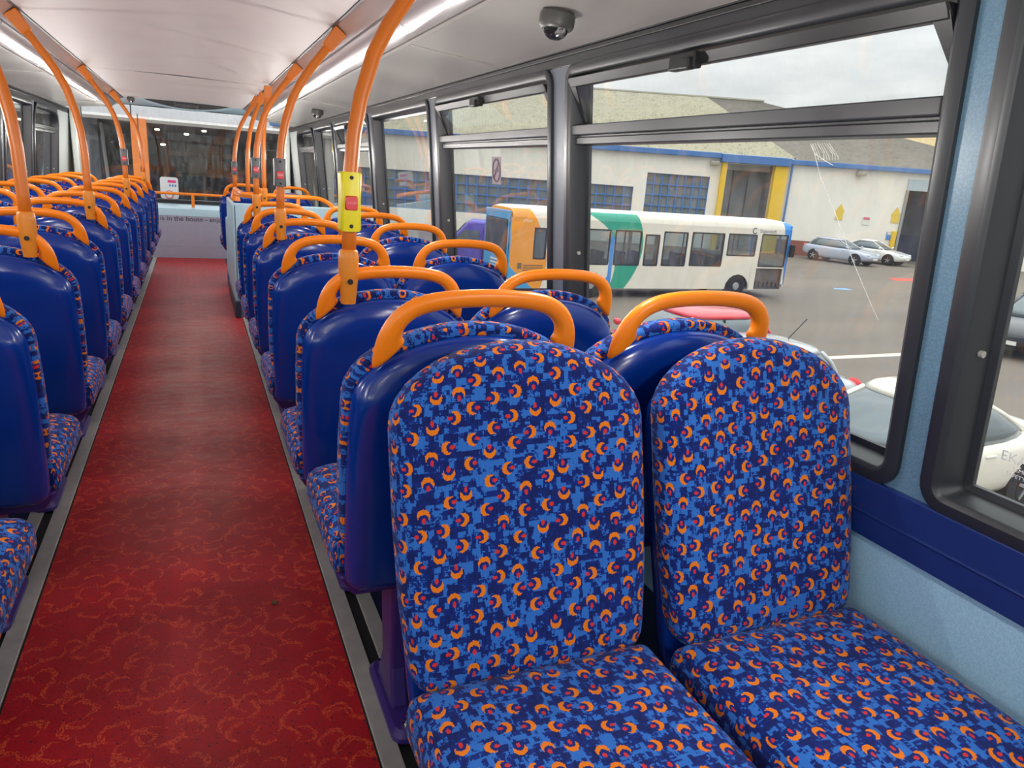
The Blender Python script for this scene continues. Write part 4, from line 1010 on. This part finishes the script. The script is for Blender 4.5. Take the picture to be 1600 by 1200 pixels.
# ------------------------------------------------------------------ cars
def sring(x0, x1, w, z, n=28, p=3.2):
    cx, hx = (x0+x1)/2, (x1-x0)/2; out = []
    for k in range(n):
        a = 2*PI*k/n; c, s = math.cos(a), math.sin(a)
        out.append((cx+hx*math.copysign(abs(c)**(2/p), c), w*math.copysign(abs(s)**(2/p), s), z))
    return out
def make_car(name, loc, rz, rgb, label, cat='car', kind='hatch', L_=4.3, Wd=1.78, H=1.46, metal=.3, roofcol=None, antenna=False):
    c = thing(name, loc, label, cat, rz)
    k = L_/4.3; hw = Wd/2; kz = H/1.46
    paint = plain('paint_%d_%d_%d' % rgb, rgb, .22, metal*.5, coat=.6)
    if kind == 'saloon': st = [(-2.15, .50, .80, .70), (-2.08, .34, .93, .82), (-1.75, .26, .99, .87), (-1.2, .22, .97, .885), (0, .20, .94, .89), (.9, .20, .90, .885), (1.3, .22, .86, .87), (1.75, .24, .77, .83), (2.05, .30, .67, .74), (2.15, .42, .58, .62)]
    elif kind == 'van': st = [(-2.15, .4, 1.0, .80), (-2.10, .3, 1.06, .88), (-1.2, .25, 1.06, .89), (0, .24, 1.05, .89), (1.0, .24, 1.02, .89), (1.6, .25, .96, .86), (2.0, .3, .84, .78), (2.12, .42, .7, .68)]
    else: st = [(-2.15, .50, .84, .72), (-2.08, .34, .96, .84), (-1.6, .26, .97, .885), (-.6, .20, .95, .89), (.4, .20, .92, .89), (1.0, .20, .90, .88), (1.4, .22, .85, .87), (1.8, .25, .76, .82), (2.06, .32, .66, .72), (2.15, .42, .57, .60)]
    b = MB(); rings = []
    for x, zb, zs, w in st:
        w *= hw/.89; zs *= kz
        half = [(0, zb), (w*.86, zb), (w*.97, zb+.10), (w, (zb+zs)/2), (w*.985, zs-.10), (w*.93, zs-.03), (w*.80, zs), (0, zs+.025)]
        rings.append([(x*k, y, z) for y, z in half]+[(x*k, -y, z) for y, z in reversed(half[1:-1])])
    b.loft(rings); bo_ = b.build('body', paint, c, smooth='all'); sm = bo_.modifiers.new('smooth', 'SUBSURF'); sm.levels = 1; sm.render_levels = 1
    if kind == 'saloon': gh = [(.90, -1.72, 1.10, .80), (1.05, -1.45, .80, .775), (1.20, -1.15, .48, .71), (1.33, -.85, .18, .64)]; rf = [(1.33, -.86, .19, .645), (1.39, -.72, .02, .60), (1.43, -.52, -.16, .50), (1.445, -.40, -.30, .30)]
    elif kind == 'van': gh = [(1.0, -2.1, 1.62, .86), (1.2, -2.08, 1.38, .84), (1.5, -2.05, 1.0, .79), (1.72, -2.0, .72, .74)]; rf = [(1.72, -2.0, .72, .745), (1.82, -1.9, .55, .68), (1.86, -1.7, .3, .5)]
    else: gh = [(.90, -1.98, 1.12, .80), (1.05, -1.90, .82, .78), (1.20, -1.76, .50, .72), (1.34, -1.55, .20, .65)]; rf = [(1.34, -1.56, .21, .655), (1.40, -1.48, .04, .61), (1.445, -1.25, -.18, .50), (1.46, -.95, -.42, .28)]
    S = hw/.89
    MB().loft([sring(x0*k, x1*k, w*S, z*kz) for z, x0, x1, w in gh]).build('window_glass', M_CARGLASS, c, smooth='all')
    MB().loft([sring(x0*k, x1*k, w*S, z*kz) for z, x0, x1, w in rf]).build('roof', paint if roofcol is None else plain('roof_paint_%d' % roofcol[0], roofcol, .2), c, smooth='all')
    n = 28
    def gp(level, j, out=.012):
        z, x0, x1, w = gh[level]; r_ = sring(x0*k, x1*k, w*S, z*kz); p = r_[j % n]; cx = (x0+x1)/2*k
        d = Vector((p[0]-cx, p[1]*2, 0)).normalized()*out; return Vector(p)+d
    for j in ((3, 25, 11, 17) if kind != 'van' else (3, 25)): 
        MB().tube([gp(i, j) for i in range(4)], .035, 6).build('pillar', paint, c, smooth='all')
    for sgn in (1, -1):
        xm = (-.45 if kind == 'saloon' else -.55)*k
        m_ = MB(); m_.hexa([(xm, sgn*gh[0][3]*S*1.005, gh[0][0]*kz), (xm+.07, sgn*gh[0][3]*S*1.005, gh[0][0]*kz), (xm+.07, sgn*(gh[0][3]*S*1.005-.03), gh[0][0]*kz), (xm, sgn*(gh[0][3]*S*1.005-.03), gh[0][0]*kz),
                            (xm+.02, sgn*gh[3][3]*S*1.01, gh[3][0]*kz), (xm+.07, sgn*gh[3][3]*S*1.01, gh[3][0]*kz), (xm+.07, sgn*(gh[3][3]*S-.03), gh[3][0]*kz), (xm+.02, sgn*(gh[3][3]*S-.03), gh[3][0]*kz)])
        m_.build('pillar', M_DARK, c)
        MB().ball((.78*k, sgn*(hw+.06), 1.0*kz), .10, 10, 6, (.7, 1.1, .7)).build('door_mirror', paint, c, smooth='all')
        MB().ball((1.90*k, sgn*.60*S, .66*kz), .16, 12, 6, (1.2, .9, .45)).build('headlight', plain('headlamp', (205, 212, 218), .1, coat=.8), c, smooth='all')
        MB().ball((-2.05*k, sgn*.68*S, .86*kz), .13, 12, 6, (.6, 1.1, .9)).build('tail_light', plain('tail_red', (214, 30, 44), .2), c, smooth='all')
        for xd in (.55, -.5): MB().box((xd*k-.09, sgn*hw*.985-.012, .80*kz), (xd*k+.09, sgn*hw*.985+.012, .825*kz)).build('door_handle', paint, c, bevel=.006)
        for xw in (-1.28, 1.32):
            a = MB(); a.loft([[(xw*k+.36*math.cos(2*PI*j/20), sgn*(hw*e), .34+.36*math.sin(2*PI*j/20)) for j in range(20)] for e in (.80, .985)]); a.build('wheel_arch', M_DARK, c)
            y0, y1 = sorted((sgn*(hw-.19), sgn*(hw+.0))); wheel(c, xw*k, y0, y1, .32, .32, sgn)
    MB().box((2.02*k, -.42*S, .44), (2.10*k+.02, .42*S, .56)).build('grille', M_DARK, c, bevel=.02)
    MB().box((2.10*k, -.26, .38), (2.15*k, .26, .48)).build('number_plate', plain('plate_white', (225, 225, 220), .5), c)
    MB().box((-2.17*k, -.26, .62), (-2.12*k, .26, .73)).build('number_plate', plain('plate_yellow', (226, 196, 60), .5), c)
    if antenna: MB().tube([(-1.2*k, 0, 1.43*kz), (-1.55*k, 0, 1.75*kz)], .008, 5).build('antenna', M_DARK, c)
    return c
make_car('white_saloon', (7.95, 5.70, GZ), PI, (232, 228, 214), 'white saloon car with dark windscreen parked right below the bus windows', kind='saloon', L_=4.6, H=1.42, metal=0)
make_car('silver_hatchback', (7.25, 8.15, GZ), PI, (186, 190, 192), 'silver hatchback with roof antenna parked below, second from the rear window', L_=4.1, antenna=True)
make_car('red_hatchback', (8.3, 10.75, GZ), PI, (206, 34, 52), 'red hatchback roof glimpsed through the orange handle of the window seat', L_=4.2, metal=0)
make_car('dark_suv', (20.9, 11.7, GZ), PI+.25, (40, 44, 50), 'dark grey car nosing into sight beyond the rearmost side window', L_=4.5, H=1.6)
make_car('silver_hatchback', (36.3, 32.5, GZ), math.radians(-75), (176, 184, 200), 'silver blue hatchback parked against the far depot wall, left of the white one', L_=4.35)
make_car('white_hatchback', (39.6, 33.0, GZ), math.radians(-73), (230, 230, 228), 'white car parked against the far depot wall beside the silver one', L_=4.4, metal=0, kind='saloon')
pv = thing('purple_van', (.078-.8*RH.x+26.6*FH.x, -.8*RH.y+26.6*FH.y, GZ), 'purple panel van parked behind the orange tail of the single decker bus', 'van', -YAW)
M_VAN = plain('van_purple', (92, 78, 190), .3, noise=.06, scale=3)
MB().prism([(2.35, .3), (2.4, 1.8), (2.25, 2.0), (-1.15, 2.0), (-1.85, 1.2), (-2.4, .98), (-2.45, .35)], 'y', -.88, .88).build('body', M_VAN, pv, bevel=.08, seg=3)
MB().prism([(-1.72, 1.2), (-1.1, 1.2), (-.75, 1.2), (-.75, 1.68), (-1.28, 1.68)], 'y', -.895, -.87).build('side_window', M_CARGLASS, pv)
MB().prism([(-1.86, 1.24), (-1.90, 1.22), (-1.28, 1.93), (-1.24, 1.90)], 'y', -.74, .74).build('windscreen', M_CARGLASS, pv)
for xx in (-.62, .55): MB().box((xx, -.892, .45), (xx+.025, -.87, 1.85)).build('door_seam', M_DARK, pv)
MB().box((-2.5, -.8, .35), (-2.38, .8, .6)).build('bumper', M_DARK, pv, bevel=.03)
for xx in (-1.55, 1.5):
    for sg_ in (-1, 1):
        y0, y1 = sorted((sg_*.70, sg_*.90)); wheel(pv, xx, y0, y1, .34, .34, sg_)
